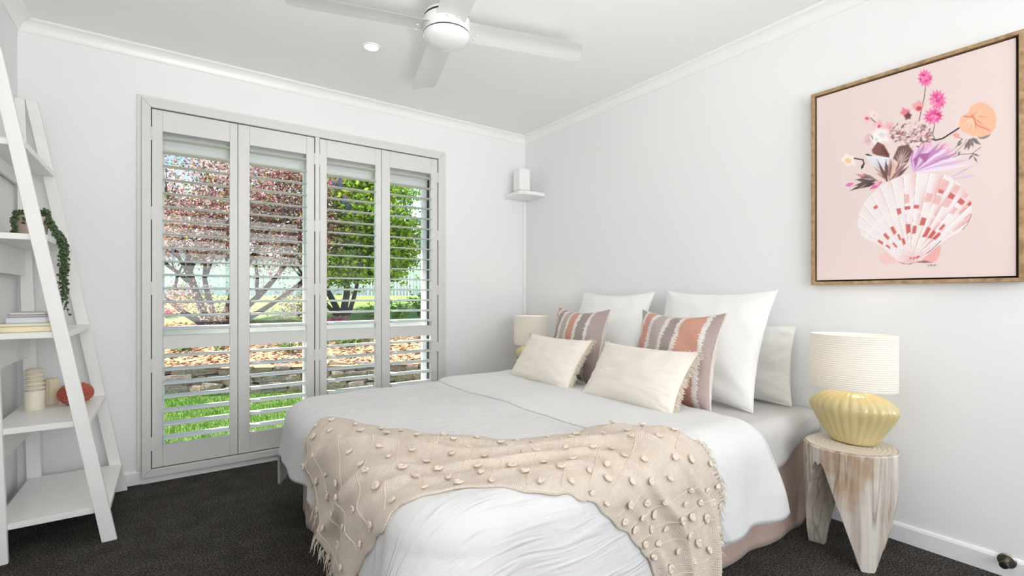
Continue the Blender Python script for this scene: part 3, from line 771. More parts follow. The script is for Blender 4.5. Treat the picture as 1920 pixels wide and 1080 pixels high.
def mat_shade():
    m = bpy.data.materials.new('ribbed_white_shade'); m.use_nodes = True; nt = m.node_tree; L = nt.links; nt.nodes.clear()
    o = N(nt, 'ShaderNodeOutputMaterial'); d = N(nt, 'ShaderNodeBsdfDiffuse'); t = N(nt, 'ShaderNodeBsdfTranslucent'); mx = N(nt, 'ShaderNodeMixShader')
    d.inputs[0].default_value = (.91, .90, .87, 1); t.inputs[0].default_value = (.90, .86, .78, 1); mx.inputs[0].default_value = .35
    tc = N(nt, 'ShaderNodeTexCoord'); w = N(nt, 'ShaderNodeTexWave', wave_type='BANDS', bands_direction='Z', i_Scale=38.0, i_Distortion=.6, i_Detail=1.0); L.new(tc.outputs['Object'], w.inputs['Vector'])
    bp = N(nt, 'ShaderNodeBump', i_Strength=.5, i_Distance=.002); L.new(w.outputs['Fac'], bp.inputs['Height']); L.new(bp.outputs[0], d.inputs['Normal'])
    L.new(d.outputs[0], mx.inputs[1]); L.new(t.outputs[0], mx.inputs[2]); L.new(mx.outputs[0], o.inputs[0]); return m
M['shade'] = mat_shade()
M['brass'] = plain('brass', (.55, .40, .18), .35, metal=1)
M['bulb'] = emit('lit_bulb', (1, .86, .66), 6)
def stump(x, y, label, legs=(94, 222, 338)):
    t = thing('stump_table', (x, y, 0), label, 'side table', 'carved stump side tables')
    H, R0 = .437, .158; n = 180; rows = 22
    def zb(a):
        d = min(abs((math.degrees(a)-l+180) % 360-180) for l in legs)/60.0
        if d < .15: return .0
        q = (d-.15)/.85
        return .375*(q*1.06 if q < .88 else .9328+.0672*math.sin(PI/2*(q-.88)/.12))
    def ro(a, z): return (R0-.014*(1-z/H)**1.5)*(1+.012*math.sin(3*a+1)+.008*math.sin(7*a))
    outer = []; inner = []
    for i in range(n):
        a = 2*PI*i/n; z0 = zb(a); col = []
        for j in range(rows):
            z = lerp(z0, H-.006, j/(rows-1)); r = ro(a, z); col.append((x+r*math.cos(a), y+r*math.sin(a), z))
        r = ro(a, H)-.005; col.append((x+r*math.cos(a), y+r*math.sin(a), H))
        outer.append(col)
        icol = []
        for j in range(9):
            q = j/8; r = max(.002, (ro(a, z0)-.052)*(1-q)); z = z0*(1-q*q)+(z0*.35+.65*.375)*q*q if z0 > .30 else lerp(z0, .375, q**.8)
            icol.append((x+r*math.cos(a), y+r*math.sin(a), z if q < 1 else .375))
        inner.append(icol)
    mb = MB(); mb.grid(outer, closed_u=True); no = len(mb.v); mb.grid(inner, closed_u=True)
    for i in range(n):
        k = (i+1) % n
        mb.f.append((i*(rows+1), no+i*9, no+k*9, k*(rows+1)))
    mb.build('legs', M['stump'], t, smooth=35)
    MB().lathe([(.0005, H-.004)]+[((R0-.006)*q/6, H+.0005) for q in range(1, 7)], 60, (x, y, 0), cap=False, fn=lambda a, r, z: 1+.012*math.sin(3*a+1)+.008*math.sin(7*a)).build('top', M['rings'], t)
    return t
def lamp(x, y, zt, label, power=1.6, rz=0.0):
    t = thing('table_lamp', (x, y, zt), label, 'lamp', 'shell base table lamps')
    c, s_ = math.cos(rz), math.sin(rz)
    prof = [(.001, 0), (.070, 0), (.078, .006), (.098, .035), (.125, .080), (.147, .122), (.154, .140), (.150, .158), (.135, .176), (.108, .193), (.075, .205), (.03, .212), (.001, .213)]
    nn = 160; vs = []; mb = MB()
    for (r, z) in prof:
        for i in range(nn):
            a = 2*PI*i/nn; rib = 1+.060*min(1, z/.05)*(abs(math.cos(a*14))**.55-.5)*(1 if r > .05 else 0)
            px, py = r*rib*math.cos(a)*.60, r*rib*math.sin(a)
            vs.append((x+px*c-py*s_, y+px*s_+py*c, zt+z))
    fs = [(j*nn+i, j*nn+(i+1) % nn, (j+1)*nn+(i+1) % nn, (j+1)*nn+i) for j in range(len(prof)-1) for i in range(nn)]
    mb.add(vs, fs); bs = mb.build('shell_base', M['glaze'], t, smooth=60)
    sub = bs.modifiers.new('s', 'SUBSURF'); sub.levels = 1; sub.render_levels = 1
    MB().tube([(x, y, zt+.205), (x, y, zt+.27)], .008, 12).build('neck', M['brass'], t, smooth=True)
    z0, z1, rx, ry = zt+.222, zt+.437, .112, .150
    prof = [(1.0, z0), (1.0, z1), (.985, z1), (.985, z0), (1.0, z0)]
    vs = []; nn = 72; mb = MB()
    for (k, z) in prof:
        for i in range(nn):
            a = 2*PI*i/nn; px, py = rx*k*math.cos(a), ry*k*math.sin(a); vs.append((x+px*c-py*s_, y+px*s_+py*c, z))
    mb.add(vs, [(j*nn+i, j*nn+(i+1) % nn, (j+1)*nn+(i+1) % nn, (j+1)*nn+i) for j in range(4) for i in range(nn)])
    mb.build('shade', M['shade'], t, smooth=50)
    MB().ball((x, y, zt+.315), .028, 16, 10, (1, 1, 1.2)).build('bulb', M['bulb'], t, smooth=True)
    b_ = MB(); b_.tube([(x-rx*.97*c, y-rx*.97*s_, z0+.03), (x, y, z0+.03), (x+rx*.97*c, y+rx*.97*s_, z0+.03)], .0018, 6); b_.build('spider', M['brass'], t)
    l = light('lamp_glow', 'POINT', (0, 0, .33), power, (1.0, .90, .76), shadow_soft_size=.03); l.parent = t
    return t
stump(-.285, -2.545, 'whitewashed stump side table with carved legs beside the baseboard door stop')
lamp(-.265, -2.545, .438, 'lit lamp with pale yellow ribbed shell base on the near stump table')
stump(-.27, -.42, 'carved stump side table half hidden behind the bed in the room corner', (40, 160, 280))
lamp(-.27, -.425, .438, 'lit lamp with yellow shell base behind the cushions in the room corner')

# ================================================================== FRAMED PICTURE
pic = thing('framed_picture', (-.02, -2.64, 1.08), 'oak framed print of a scallop shell vase of flowers on pale pink', 'picture')
PY0, PY1, PZ0, PZ1 = -2.2963, -2.995, 1.0808, 1.9784
def mat_oak():
    m, nt, b = nmat('oak_frame'); L = nt.links
    tc = N(nt, 'ShaderNodeTexCoord'); mp = N(nt, 'ShaderNodeMapping'); mp.inputs['Scale'].default_value = (60, 6, 6); L.new(tc.outputs['Object'], mp.inputs['Vector'])
    n1 = N(nt, 'ShaderNodeTexNoise', i_Scale=6.0, i_Detail=6.0); L.new(mp.outputs[0], n1.inputs['Vector'])
    r = ramp(nt, [(.3, (.25, .15, .07)), (.5, (.40, .26, .135)), (.7, (.50, .35, .19))]); L.new(n1.outputs['Fac'], r.inputs[0]); L.new(r.outputs[0], b.inputs['Base Color']); b.inputs['Roughness'].default_value = .5
    return m
M['oak'] = mat_oak()
fw = .0145
for (nm, a0_, a1_, c0_, c1_) in (('frame_rail', PY1, PY0, PZ1-fw, PZ1), ('frame_rail', PY1, PY0, PZ0, PZ0+fw), ('frame_stile', PY0-fw, PY0, PZ0+fw, PZ1-fw), ('frame_stile', PY1, PY1+fw, PZ0+fw, PZ1-fw)):
    MB().box(-.042, -.001, a0_, a1_, c0_, c1_).build(nm, M['oak'], pic, bevel=.0015)
MB().box(-.010, -.001, PY1+fw, PY0-fw, PZ0+fw, PZ1-fw).build('backing', M['dark'], pic)
CY0, CY1, CZ0, CZ1 = PY0-fw-.008, PY1+fw+.008, PZ0+fw+.007, PZ1-fw-.007
NY, NZ = 330, 430; CX = -.034
yy = np.linspace(CY0, CY1, NY); zz = np.linspace(CZ0, CZ1, NZ)
YY, ZZ = np.meshgrid(yy, zz, indexing='ij')
_dx, _dy, _dz = CX-CAM.x, YY-CAM.y, ZZ-CAM.z
_k = _dx*_F.x+_dy*_F.y
UU = 960+FPX*(_dx*_R.x+_dy*_R.y)/_k; VV = HORIZON-FPX*_dz/_k     # layout of the print, traced in photo pixels
IMG = np.zeros((NY, NZ, 3)); IMG[:] = srgb(233, 214, 211)
def blend(mask, col, alpha=1.0):
    a = (np.clip(mask, 0, 1)*alpha)[..., None]; c_ = np.array(srgb(*col)) if not isinstance(col, np.ndarray) else col
    IMG[:] = IMG*(1-a)+c_*a
def m_poly(pts, soft=.6):
    P = np.array(pts, float); inside = np.zeros(UU.shape, bool); dist = np.full(UU.shape, 1e9)
    x0, y0 = P.min(0)-4; x1, y1 = P.max(0)+4
    sel = (UU > x0) & (UU < x1) & (VV > y0) & (VV < y1)
    u, v = UU[sel], VV[sel]; ins = np.zeros(u.shape, bool); ds_ = np.full(u.shape, 1e9)
    for k in range(len(P)):
        a, b_ = P[k], P[(k+1) % len(P)]; d = b_-a; L2 = d@d+1e-9
        t = np.clip(((u-a[0])*d[0]+(v-a[1])*d[1])/L2, 0, 1)
        ds_ = np.minimum(ds_, np.hypot(u-a[0]-t*d[0], v-a[1]-t*d[1]))
        if abs(d[1]) > 1e-9:
            c_ = ((a[1] > v) != (b_[1] > v)) & (u < d[0]*(v-a[1])/d[1]+a[0]); ins ^= c_
    sd = np.where(ins, ds_, -ds_); out = np.zeros(UU.shape); out[sel] = np.clip(.5+sd/(2*soft), 0, 1); return out
def m_ell(cx, cy, rx, ry, ang=0, soft=.08, pet=0, amp=0, ph=0):
    c_, s_ = math.cos(ang), math.sin(ang); du, dv_ = UU-cx, VV-cy
    a = (du*c_+dv_*s_)/rx; b_ = (-du*s_+dv_*c_)/ry; r = np.hypot(a, b_)
    if pet: r = r/(1+amp*np.cos(np.arctan2(b_, a)*pet+ph))
    return np.clip((1-r)/soft+.5, 0, 1)
def m_line(pts, w):
    out = np.zeros(UU.shape)
    for a, b_ in zip(pts, pts[1:]):
        d0, d1 = b_[0]-a[0], b_[1]-a[1]; t = np.clip(((UU-a[0])*d0+(VV-a[1])*d1)/(d0*d0+d1*d1+1e-9), 0, 1)
        ds_ = np.hypot(UU-a[0]-t*d0, VV-a[1]-t*d1); out = np.maximum(out, np.clip((w/2-ds_)/.8+.5, 0, 1))
    return out
z6 = lambda x, y: (1560+x/4.909, 120+y/4.909)
z7 = lambda x, y: (1580+x/4.911, 300+y/4.911)
rn = random.Random(21)
def blob(x, y, r, col, al=1.0, asp=.8, pet=5, amp=.15, soft=.5):
    cx, cy = z6(x, y); blend(m_ell(cx, cy, r/4.9, r*asp/4.9, rn.uniform(0, 3), soft, pet, amp, rn.uniform(0, 6)), col, al)
def spear(bx, by, tx, ty, w, col, al=1.0, z=z6):
    dx, dy = tx-bx, ty-by; L_ = math.hypot(dx, dy); nx, ny = -dy/L_*w/2, dx/L_*w/2
    blend(m_poly([z(bx+nx*.3, by+ny*.3), z(bx+dx*.55+nx, by+dy*.55+ny), z(tx, ty), z(bx+dx*.55-nx, by+dy*.55-ny), z(bx-nx*.3, by-ny*.3)], .5), col, al)
# stems
blend(m_line([z6(865, 165), z6(850, 300), z6(800, 525)], 1.5), (70, 50, 52)); blend(m_line([z6(1168, 590), z6(1020, 685), z6(955, 702), z6(880, 675)], 3.0), (74, 58, 62)); blend(m_line([z6(955, 702), z6(925, 650), z6(945, 560)], 1.6), (90, 70, 72))
# pale blossoms
for x, y, r, c_ in ((330, 500, 52, (242, 205, 205)), (380, 470, 40, (245, 222, 222)), (430, 585, 60, (240, 178, 178)), (525, 590, 55, (238, 180, 184)), (450, 650, 85, (245, 236, 238)), (330, 650, 58, (240, 214, 214)), (330, 700, 45, (226, 190, 198)), (560, 660, 60, (238, 214, 212)), (400, 690, 50, (246, 240, 240))):
    blob(x, y, r, c_, .95); blob(x+8, y+4, r*.35, tuple(int(q*.86) for q in c_), .6)
for x, y, r, c_ in ((680, 450, 48, (228, 120, 135)), (790, 390, 55, (236, 160, 165)), (700, 480, 35, (96, 62, 66)), (800, 410, 26, (196, 70, 84)), (745, 440, 26, (244, 214, 216)), (612, 628, 26, (190, 62, 66)), (320, 500, 18, (206, 92, 106)), (432, 575, 18, (206, 82, 88)), (885, 650, 30, (196, 74, 92))): blob(x, y, r, c_, .9)
blend(m_line([z6(358, 495), z6(378, 520), z6(400, 535)], 1.6), (70, 44, 46)); blend(m_line([z6(365, 660), z6(375, 690)], 1.8), (90, 50, 56))
# tangle of small leaves and buds
for k in range(190):
    a = rn.uniform(0, 6.28); q = rn.random()**.6; x = 710+190*q*math.cos(a); y = 660+125*q*math.sin(a)
    c_ = rn.choice([(236, 200, 198), (240, 222, 218), (216, 168, 170), (182, 140, 140), (150, 116, 118), (234, 212, 214), (205, 180, 186), (120, 92, 96)])
    an = rn.uniform(-1.2, .4); spear(x, y, x+42*math.cos(an), y+42*math.sin(an), rn.uniform(12, 22), c_, .9)
# carnations
for cx, cy, r in ((858, 130, 72), (972, 330, 84), (932, 480, 82), (880, 770, 50), (1035, 785, 55), (905, 755, 36)):
    big = cy < 600; base = (236, 120, 172) if big else (240, 176, 208)
    blob(cx, cy, r, base, 1, .82, 13, .16, .3)
    for k in range(26):
        a = rn.uniform(0, 6.28); q = rn.random()**.5*r*.8; blob(cx+q*math.cos(a), cy+q*.8*math.sin(a), r*.17, rn.choice([(246, 160, 200), (222, 78, 140), (240, 136, 186), (205, 60, 116)] if big else [(250, 206, 228), (232, 140, 184), (244, 190, 216)]), .75)
# anthurium
blend(m_ell(*z6(1400, 655), 60/4.9, 32/4.9, -.3, .2), (150, 132, 132)); blend(m_poly([z6(*p) for p in ((1165, 560), (1185, 490), (1265, 430), (1275, 390), (1340, 352), (1420, 362), (1490, 420), (1518, 500), (1505, 590), (1450, 650), (1370, 675), (1280, 655), (1200, 620))], .8), (240, 190, 160))
for k in range(26):
    a = rn.uniform(0, 6.28); q = rn.uniform(40, 150); x, y = 1310+q*math.cos(a), 500+q*.9*math.sin(a)
    if ((x-1345)/150)**2+((y-520)/135)**2 < 1: spear(1305, 490, x, y, rn.uniform(10, 20), rn.choice([(232, 140, 112), (246, 214, 188), (228, 120, 98), (250, 222, 200)]), .55)
blend(m_line([z6(1215, 480), z6(1300, 492), z6(1330, 560), z6(1450, 610)], 2.5), (222, 96, 80), .7)
# grey green sprigs
for a in ((1280, 690, 1375, 745), (1275, 690, 1300, 770), (1265, 690, 1255, 800), (1270, 690, 1215, 795), (1290, 680, 1350, 720)): spear(*a, 34, (128, 116, 114), .95)
for a in ((1300, 825, 1255, 885), (1300, 845, 1340, 910), (1290, 822, 1360, 850), (1160, 845, 1180, 805), (1200, 690, 1150, 740), (1200, 720, 1145, 760)): spear(*a, 18, (110, 100, 100), .95)
blend(m_line([z6(1110, 860), z6(1180, 832), z6(1290, 825), z6(1370, 765)], 1.2), (120, 104, 104)); blend(m_line([z6(1130, 780), z6(1200, 690), z6(1150, 670)], 1.2), (126, 108, 108)); blob(1145, 658, 30, (232, 160, 160), .9); blend(m_line([z6(1115, 830), z6(1215, 740), z6(1240, 690)], 1.1), (140, 120, 120))
# purple palm spears
for k in range(15):
    q = k/14; an = lerp(-1.75, -.18, q); L_ = lerp(230, 560, q**.8); spear(760, 1000, 760+L_*math.cos(an), 1000+L_*math.sin(an)*.82, lerp(60, 44, q), rn.choice([(214, 170, 208), (232, 208, 232), (198, 142, 190), (222, 188, 220), (238, 222, 238)]), .95)
spear(1090, 1060, 1345, 1020, 26, (222, 198, 222)); spear(1100, 1040, 1300, 935, 18, (214, 186, 216)); blend(m_poly([z6(*p) for p in ((745, 880), (800, 830), (905, 815), (860, 910), (800, 850), (770, 960))]), (176, 112, 162))
# dried fan palms
blend(m_poly([z6(*p) for p in ((365, 790), (420, 715), (480, 745), (530, 830), (525, 862), (440, 850), (375, 825))]), (140, 98, 92)); blend(m_poly([z6(*p) for p in ((300, 850), (430, 845), (535, 865), (530, 960), (480, 1010), (410, 970))]), (232, 232, 240)); blend(m_poly([z6(*p) for p in ((560, 870), (610, 760), (700, 740), (745, 800), (700, 900), (620, 925))]), (128, 96, 92))
for k in range(8):
    spear(525, 860, 368+k*18, 795-70*math.sin(k*.45), 7, (92, 58, 56), .8); spear(480, 1000, 300+k*30, 852+3*k, 6, (190, 190, 205), .7); spear(625, 925, 565+k*24, 870-95*math.sin(k*.4), 8, (226, 206, 196), .85)
for k in range(26):
    q = k/25; an = lerp(-2.75, -.75, q); L_ = rn.uniform(150, 250); spear(520+rn.uniform(-20, 90), 1080, 560+L_*1.05*math.cos(an), 1070+L_*math.sin(an), rn.uniform(18, 34), rn.choice([(210, 168, 150), (172, 128, 118), (232, 206, 196), (120, 86, 84), (194, 160, 164), (222, 196, 180), (150, 110, 112)]), .95)
# yellow white bud and dark leaves
blob(155, 885, 62, (248, 238, 226), .9); blob(150, 890, 30, (240, 200, 150), .9); blend(m_line([z6(205, 868), z6(285, 882), z6(296, 925)], 2.6), (66, 52, 54)); spear(292, 915, 268, 972, 26, (70, 58, 60)); spear(370, 845, 298, 828, 18, (90, 60, 58))
for a in ((300, 190, 60, 285), (300, 180, 100, 240), (260, 190, 110, 180), (330, 200, 180, 120), (250, 170, 130, 135), (280, 215, 130, 265), (300, 210, 190, 250)): spear(*a, 34, rn.choice([(96, 80, 82), (120, 98, 96), (80, 66, 68), (150, 122, 116)]), .95, z7)
spear(100, 215, 22, 238, 40, (226, 130, 186), 1, z7); spear(360, 200, 245, 275, 46, (224, 120, 170), 1, z7); spear(340, 195, 290, 230, 50, (238, 170, 190), 1, z7); spear(200, 150, 115, 130, 24, (220, 150, 156), 1, z7)
# the scallop
OUT = [(700, 118), (820, 122), (930, 135), (1000, 160), (1090, 235), (1160, 310), (1187, 400), (1185, 500), (1150, 590), (1080, 660), (980, 712), (900, 770), (830, 832), (780, 872), (720, 922), (660, 950), (570, 952), (500, 922), (440, 872), (370, 802), (300, 760), (220, 730), (165, 690), (140, 600), (150, 500), (190, 400), (250, 330), (330, 260), (420, 195), (520, 150), (610, 130)]
blend(m_poly([z7(*p) for p in ((332, 890), (345, 862), (410, 850), (505, 922), (480, 948), (390, 962), (342, 935))], 1), (238, 200, 196)); blend(m_poly([z7(*p) for p in ((715, 908), (800, 850), (880, 778), (906, 792), (898, 860), (868, 925), (825, 946), (740, 938))], 1), (236, 178, 172))
blend(m_poly([z7(*p) for p in ((500, 935), (600, 958), (690, 935), (760, 925), (830, 945), (760, 948), (680, 945), (620, 962), (560, 958))]), (150, 110, 112)); 
sm = m_poly([z7(*p) for p in OUT], .8); hx, hy = z7(622, 940)
ang = np.arctan2(UU-hx, hy-VV); rad = np.hypot(UU-hx, VV-hy)/170.0
blend(sm, (240, 232, 233)); ribs = 19; ph = (ang/1.42+1)/2*ribs; fr_ = ph-np.floor(ph); idx = np.floor(ph).astype(int)
rs = np.array([rn.random() for _ in range(64)])
edge = np.clip(1-np.abs(fr_-.5)*2, 0, 1)
tint = .5+.5*np.sin(rad*9+rs[np.clip(idx, 0, 63)]*6.28)
tint *= np.clip((ang+.7)/1.3, .15, 1)*np.clip(1.15-rad*.25, .2, 1)
blend(sm*np.clip(tint, 0, 1)*np.clip((fr_-.3)/.5, 0, 1), (226, 150, 146), .75)
blend(sm*np.clip((np.abs(fr_-.5)-.40)/.08, 0, 1), (250, 246, 246), .9); blend(sm*np.clip((fr_-.90)/.05, 0, 1)*np.clip((.97-fr_)/.02, 0, 1), (196, 122, 124), .75)
blend(sm*np.clip(1-np.abs(rad-.56)*30, 0, 1), (246, 236, 236), .6); blend(sm*np.clip(.18-rad, 0, .18)*5, (228, 160, 160), .7)
def patch(x, y, w, h, col=(204, 84, 82), al=.9):
    dx, dy = x-622, 940-y; L_ = math.hypot(dx, dy); dx, dy = dx/L_, -dy/L_; nx, ny = -dy, dx; q = []
    for a, b_ in ((-1, -1), (1, -.7), (1, 1), (-1, 1)): q.append(z7(x+nx*w/2*a+dx*h/2*b_, y+ny*w/2*a+dy*h/2*b_))
    blend(m_poly(q, .8)*sm, col, al)
for a in ((520, 475, 40, 60), (597, 442, 55, 34), (678, 432, 50, 36), (738, 570, 48, 80), (605, 635, 42, 90), (660, 645, 34, 80), (772, 670, 38, 110), (822, 690, 34, 90), (470, 650, 34, 80), (405, 705, 30, 70), (350, 757, 26, 60), (562, 752, 28, 64), (522, 712, 22, 60), (420, 798, 20, 50), (482, 785, 20, 60), (905, 292, 52, 40), (1000, 335, 56, 60), (1090, 385, 56, 56), (1168, 405, 30, 46), (865, 705, 30, 90), (915, 620, 26, 70), (305, 435, 40, 30), (625, 905, 16, 24), (655, 905, 16, 26), (690, 895, 18, 40)): patch(*a)
for a in ((930, 240, 70, 120), (1040, 270, 60, 90), (960, 400, 60, 90), (870, 370, 60, 90), (590, 360, 50, 90), (790, 350, 60, 90), (1130, 330, 40, 60), (1020, 470, 40, 80), (1100, 470, 26, 90), (1150, 520, 16, 80)): patch(*a, (226, 140, 134), .55)
blend(m_line([z7(1185, 505), z7(1150, 590), z7(1105, 640)], 1.3), (110, 80, 84), .8); blend(m_line([z7(905, 745), z7(830, 815), z7(780, 855)], 1.6), (130, 84, 88), .8)
# small handwritten signature
sg = [(775, 968), (782, 972), (788, 964), (790, 985), (797, 962), (802, 975), (808, 966), (812, 976), (818, 955), (820, 976), (826, 968), (831, 977), (838, 968), (842, 976), (848, 955), (850, 977), (856, 966), (862, 972), (866, 968)]
blend(m_line([z7(*p) for p in sg], .7), (90, 74, 76), .85)
me = bpy.data.meshes.new('print')
vs = [(CX, float(a), float(c_)) for a in yy for c_ in zz]; fs = []
for i in range(NY-1):
    for j in range(NZ-1):
        a = i*NZ+j; fs.append((a, a+1, a+NZ+1, a+NZ))
off = Vector(pic.location); me.from_pydata([(x-off.x, y-off.y, z-off.z) for x, y, z in vs], [], fs)
ca = me.color_attributes.new('print', 'FLOAT_COLOR', 'POINT'); ca.data.foreach_set('color', np.concatenate([IMG, np.ones((NY, NZ, 1))], 2).astype(np.float32).ravel())
pm, nt, b = nmat('canvas_print'); an_ = N(nt, 'ShaderNodeAttribute', attribute_name='print'); nt.links.new(an_.outputs['Color'], b.inputs['Base Color']); b.inputs['Roughness'].default_value = .8; b.inputs['Specular IOR Level'].default_value = .1
link('print', me, pm, pic)
MB().box(CX+.0008, -.011, CY1, CY0, CZ0, CZ1).build('canvas', plain('canvas_edge', srgb(228, 208, 206), .8), pic)

# ================================================================== LADDER SHELF
lad = thing('ladder_shelf', (-2.88, -.38, 0), 'white wooden leaning ladder bookshelf with five shelves beside the shutters', 'bookshelf')
def slope_r(z): return lerp(-2.691, -3.036, z/1.98)
for (y0, y1) in ((-.708, -.686), (-.077, -.055)):
    MB().prism([(-2.741, .0), (-2.691, .0), (-3.036, 1.98), (-3.079, 1.98)], lambda a, z, d: (a, d, z), y0, y1).build('sloped_leg', M['whitewood'], lad, bevel=.0025)
    MB().prism([(-3.070, .0), (-3.016, .0), (-3.0795, 1.98), (-3.1165, 1.98)], lambda a, z, d: (a, d, z), y0, y1).build('rear_leg', M['whitewood'], lad, bevel=.0025)
TOPS = [.147, .517, .885, 1.275, 1.64]
for i, z in enumerate(TOPS):
    xb = lerp(-3.065, -3.112, z/1.98)+.002
    MB().box(xb, slope_r(z)+.003, -.688, -.0765, z-.024, z).build('shelf_board', M['whitewood'], lad, bevel=.002)
    xr = lerp(-3.016, -3.0795, z/1.98)-.02
    if i > 0: MB().box(xr-.016, xr, -.685, -.078, z-.024-(.125 if i < 4 else .06), z-.0242).build('back_rail', M['whitewood'], lad, bevel=.002)

# books lying on the third shelf
zb_ = .8855
BK = [('cream paperback with yellow cover lying at the bottom of the shelf book stack', .023, (-3.052, -2.90), (.88, .80, .62), (.75, .60, .12), .17),
      ('thin white book with yellow edge, second from the bottom of the stack', .012, (-3.058, -2.905), (.86, .86, .88), (.78, .66, .20), .18),
      ('pale lilac grey hardback in the middle of the shelf book stack', .024, (-3.035, -2.915), (.74, .74, .80), (.50, .49, .55), .16),
      ('thin dark edged magazine, second from the top of the shelf stack', .009, (-3.028, -2.915), (.72, .68, .68), (.20, .16, .18), .16),
      ('thin grey pink magazine on top of the shelf book stack', .010, (-3.026, -2.92), (.78, .74, .74), (.55, .46, .46), .155)]
rb = random.Random(3)
for (lb, h, (x0, x1), pg, cv, dp) in BK:
    y0 = -.655+rb.uniform(-.006, .006)
    t = thing('book', ((x0+x1)/2, y0+dp/2, zb_), lb, 'book', 'books stacked on the third shelf')
    mp_ = plain('book_pages', pg, .8); mc = plain('book_cover', cv, .45)
    MB().box(x0+.003, x1-.002, y0+.002, y0+dp-.003, zb_+.0018, zb_+h-.0018).build('pages', mp_, t, bevel=.0008)
    MB().box(x0, x1, y0, y0+dp, zb_, zb_+.0017).build('cover', mc, t); MB().box(x0, x1, y0, y0+dp, zb_+h-.0017, zb_+h).build('cover', mc, t)
    MB().box(x0, x1, y0+dp-.0015, y0+dp, zb_+.0017, zb_+h-.0017).build('spine', mc, t)
    zb_ += h+.0003

# candles and ornament on the second shelf
M['wax'] = plain('ivory_wax', (.82, .76, .63), .5); M['wax2'] = plain('straw_wax', (.76, .67, .48), .55); M['coral'] = plain('coral_red_ceramic', (.52, .13, .085), .6, bump=.3, bscale=120)
M['wick'] = plain('wick', (.75, .70, .6), .9)
x, y, z = -3.006, -.315, .5175
t = thing('ribbed_candle', (x, y, z), 'ivory pillar candle with stacked disc ridges on the second shelf', 'candle')
MB().lathe([(.001, 0), (.034, 0), (.0355, .003), (.0355, .082), (.033, .085), (.001, .085)], 32, (x, y, z), cap=False).build('base', M['wax'], t, smooth=40)
pr_ = [(.001, .085), (.026, .085)]
for k in range(5): pr_ += [(.024, .087+k*.0195), (.0355, .0945+k*.0195), (.0355, .0975+k*.0195), (.024, .1045+k*.0195)]
MB().lathe(pr_+[(.020, .184), (.001, .184)], 32, (x, y, z), cap=False).build('ridges', M['wax'], t, smooth=25)
MB().tube([(x, y, z+.183), (x, y, z+.192)], .001, 6).build('wick', M['wick'], t)
x, y = -2.968, -.20
t = thing('fluted_candle', (x, y, z), 'short straw coloured fluted candle beside the ridged ivory one', 'candle')
MB().lathe([(.001, 0), (.0265, 0), (.0265, .116), (.0245, .119), (.001, .119)], 72, (x, y, z), cap=False, fn=lambda a, r, zz_: 1+.05*math.cos(12*a)).build('body', M['wax2'], t, smooth=50)
MB().tube([(x, y, z+.118), (x, y, z+.127)], .001, 6).build('wick', M['wick'], t)
x, y = -2.872, -.275
t = thing('coral_ornament', (x, y, z), 'round coral red ridged ornament behind the ladder leg', 'ornament')
prf = []; R_ = .062; H_ = .10
for k in range(61):
    a = PI*k/60; q = 1+.045*math.cos(k*2*PI/5)
    prf.append((max(.001, R_*math.sin(a)*q), H_/2-H_/2*math.cos(a)))
MB().lathe(prf, 48, (x, y, z), cap=False, fn=lambda a, r, zz_: 1+.02*math.cos(24*a)).build('body', M['coral'], t, smooth=30)
nub = MB(); rn2 = random.Random(8)
for k in range(11):
    zz_ = -.85+1.7*k/10; rr_ = math.sqrt(1-zz_*zz_)
    for q in range(int(8+22*rr_)):
        a = 2*PI*q/int(8+22*rr_)+k; nub.ball((x+R_*1.03*rr_*math.cos(a), y+R_*1.03*rr_*math.sin(a), z+H_/2+H_/2*zz_), .0042, 6, 4)
o = nub.build('nubs', M['coral'], t, smooth=True); o['kind'] = 'stuff'

# trailing plant on the fourth shelf
x, y, z = -3.0, -.40, 1.2755
pl = thing('trailing_plant', (x, y, z), 'trailing string-of-pearls plant spilling over the fourth shelf from a blush pot', 'potted plant')
MB().lathe([(.001, 0), (.042, 0), (.046, .004), (.056, .095), (.056, .10), (.052, .10), (.050, .088), (.001, .086)], 36, (x, y, z), cap=False).build('pot', plain('blush_pot', (.62, .47, .40), .6), pl, smooth=40)
MB().lathe([(.001, .0), (.049, .0), (.049, .004), (.001, .004)], 24, (x, y, z+.0855), cap=False).build('soil', plain('soil', (.05, .035, .025), .95), pl)
M['pearl'] = plain('dark_green_pearls', (.045, .085, .02), .35, var=.4, vscale=60); M['vine'] = plain('vine_stem', (.06, .09, .03), .6)
rp = random.Random(17); stems = MB(); beads = MB()
def trail(pts, n, rad=.0050):
    P_ = []
    for k in range(n+1):
        s = k/n*(len(pts)-1); i = min(int(s), len(pts)-2); f = s-i; P_.append(Vector(pts[i]).lerp(Vector(pts[i+1]), f)+Vector((rp.uniform(-1, 1), rp.uniform(-1, 1), rp.uniform(-1, 1)))*.003)
    stems.tube(P_, .0011, 4)
    for p in P_:
        for _ in range(2):
            d = Vector((rp.uniform(-1, 1), rp.uniform(-1, 1), rp.uniform(-.8, .6))).normalized(); beads.ball(p+d*.008, rad*rp.uniform(.75, 1.15), 7, 5, (1, 1, 1.15))
zt_ = z+.10
for k in range(12):
    ex = -2.902+rp.uniform(-.004, .014); ey = -.45+rp.uniform(-.035, .045); L_ = [.30, .24, .27, .20, .16, .22, .30, .12, .25, .18, .10, .14][k]
    a = rp.uniform(0, 6.28)
    trail([(x+.02*math.cos(a), y+.02*math.sin(a), zt_), (x+.045, y+.01*rp.uniform(-1, 1), zt_+.045*rp.random()), (x+.070, ey+.02, zt_-.045), (ex-.008, ey, z+.012), (ex+.006, ey, z-.03), (ex+.004+rp.uniform(-.01, .01), ey+rp.uniform(-.02, .02), z-.03-L_*.5), (ex+rp.uniform(-.01, .01), ey+rp.uniform(0, .03), z-.03-L_)], int(18+L_*70))
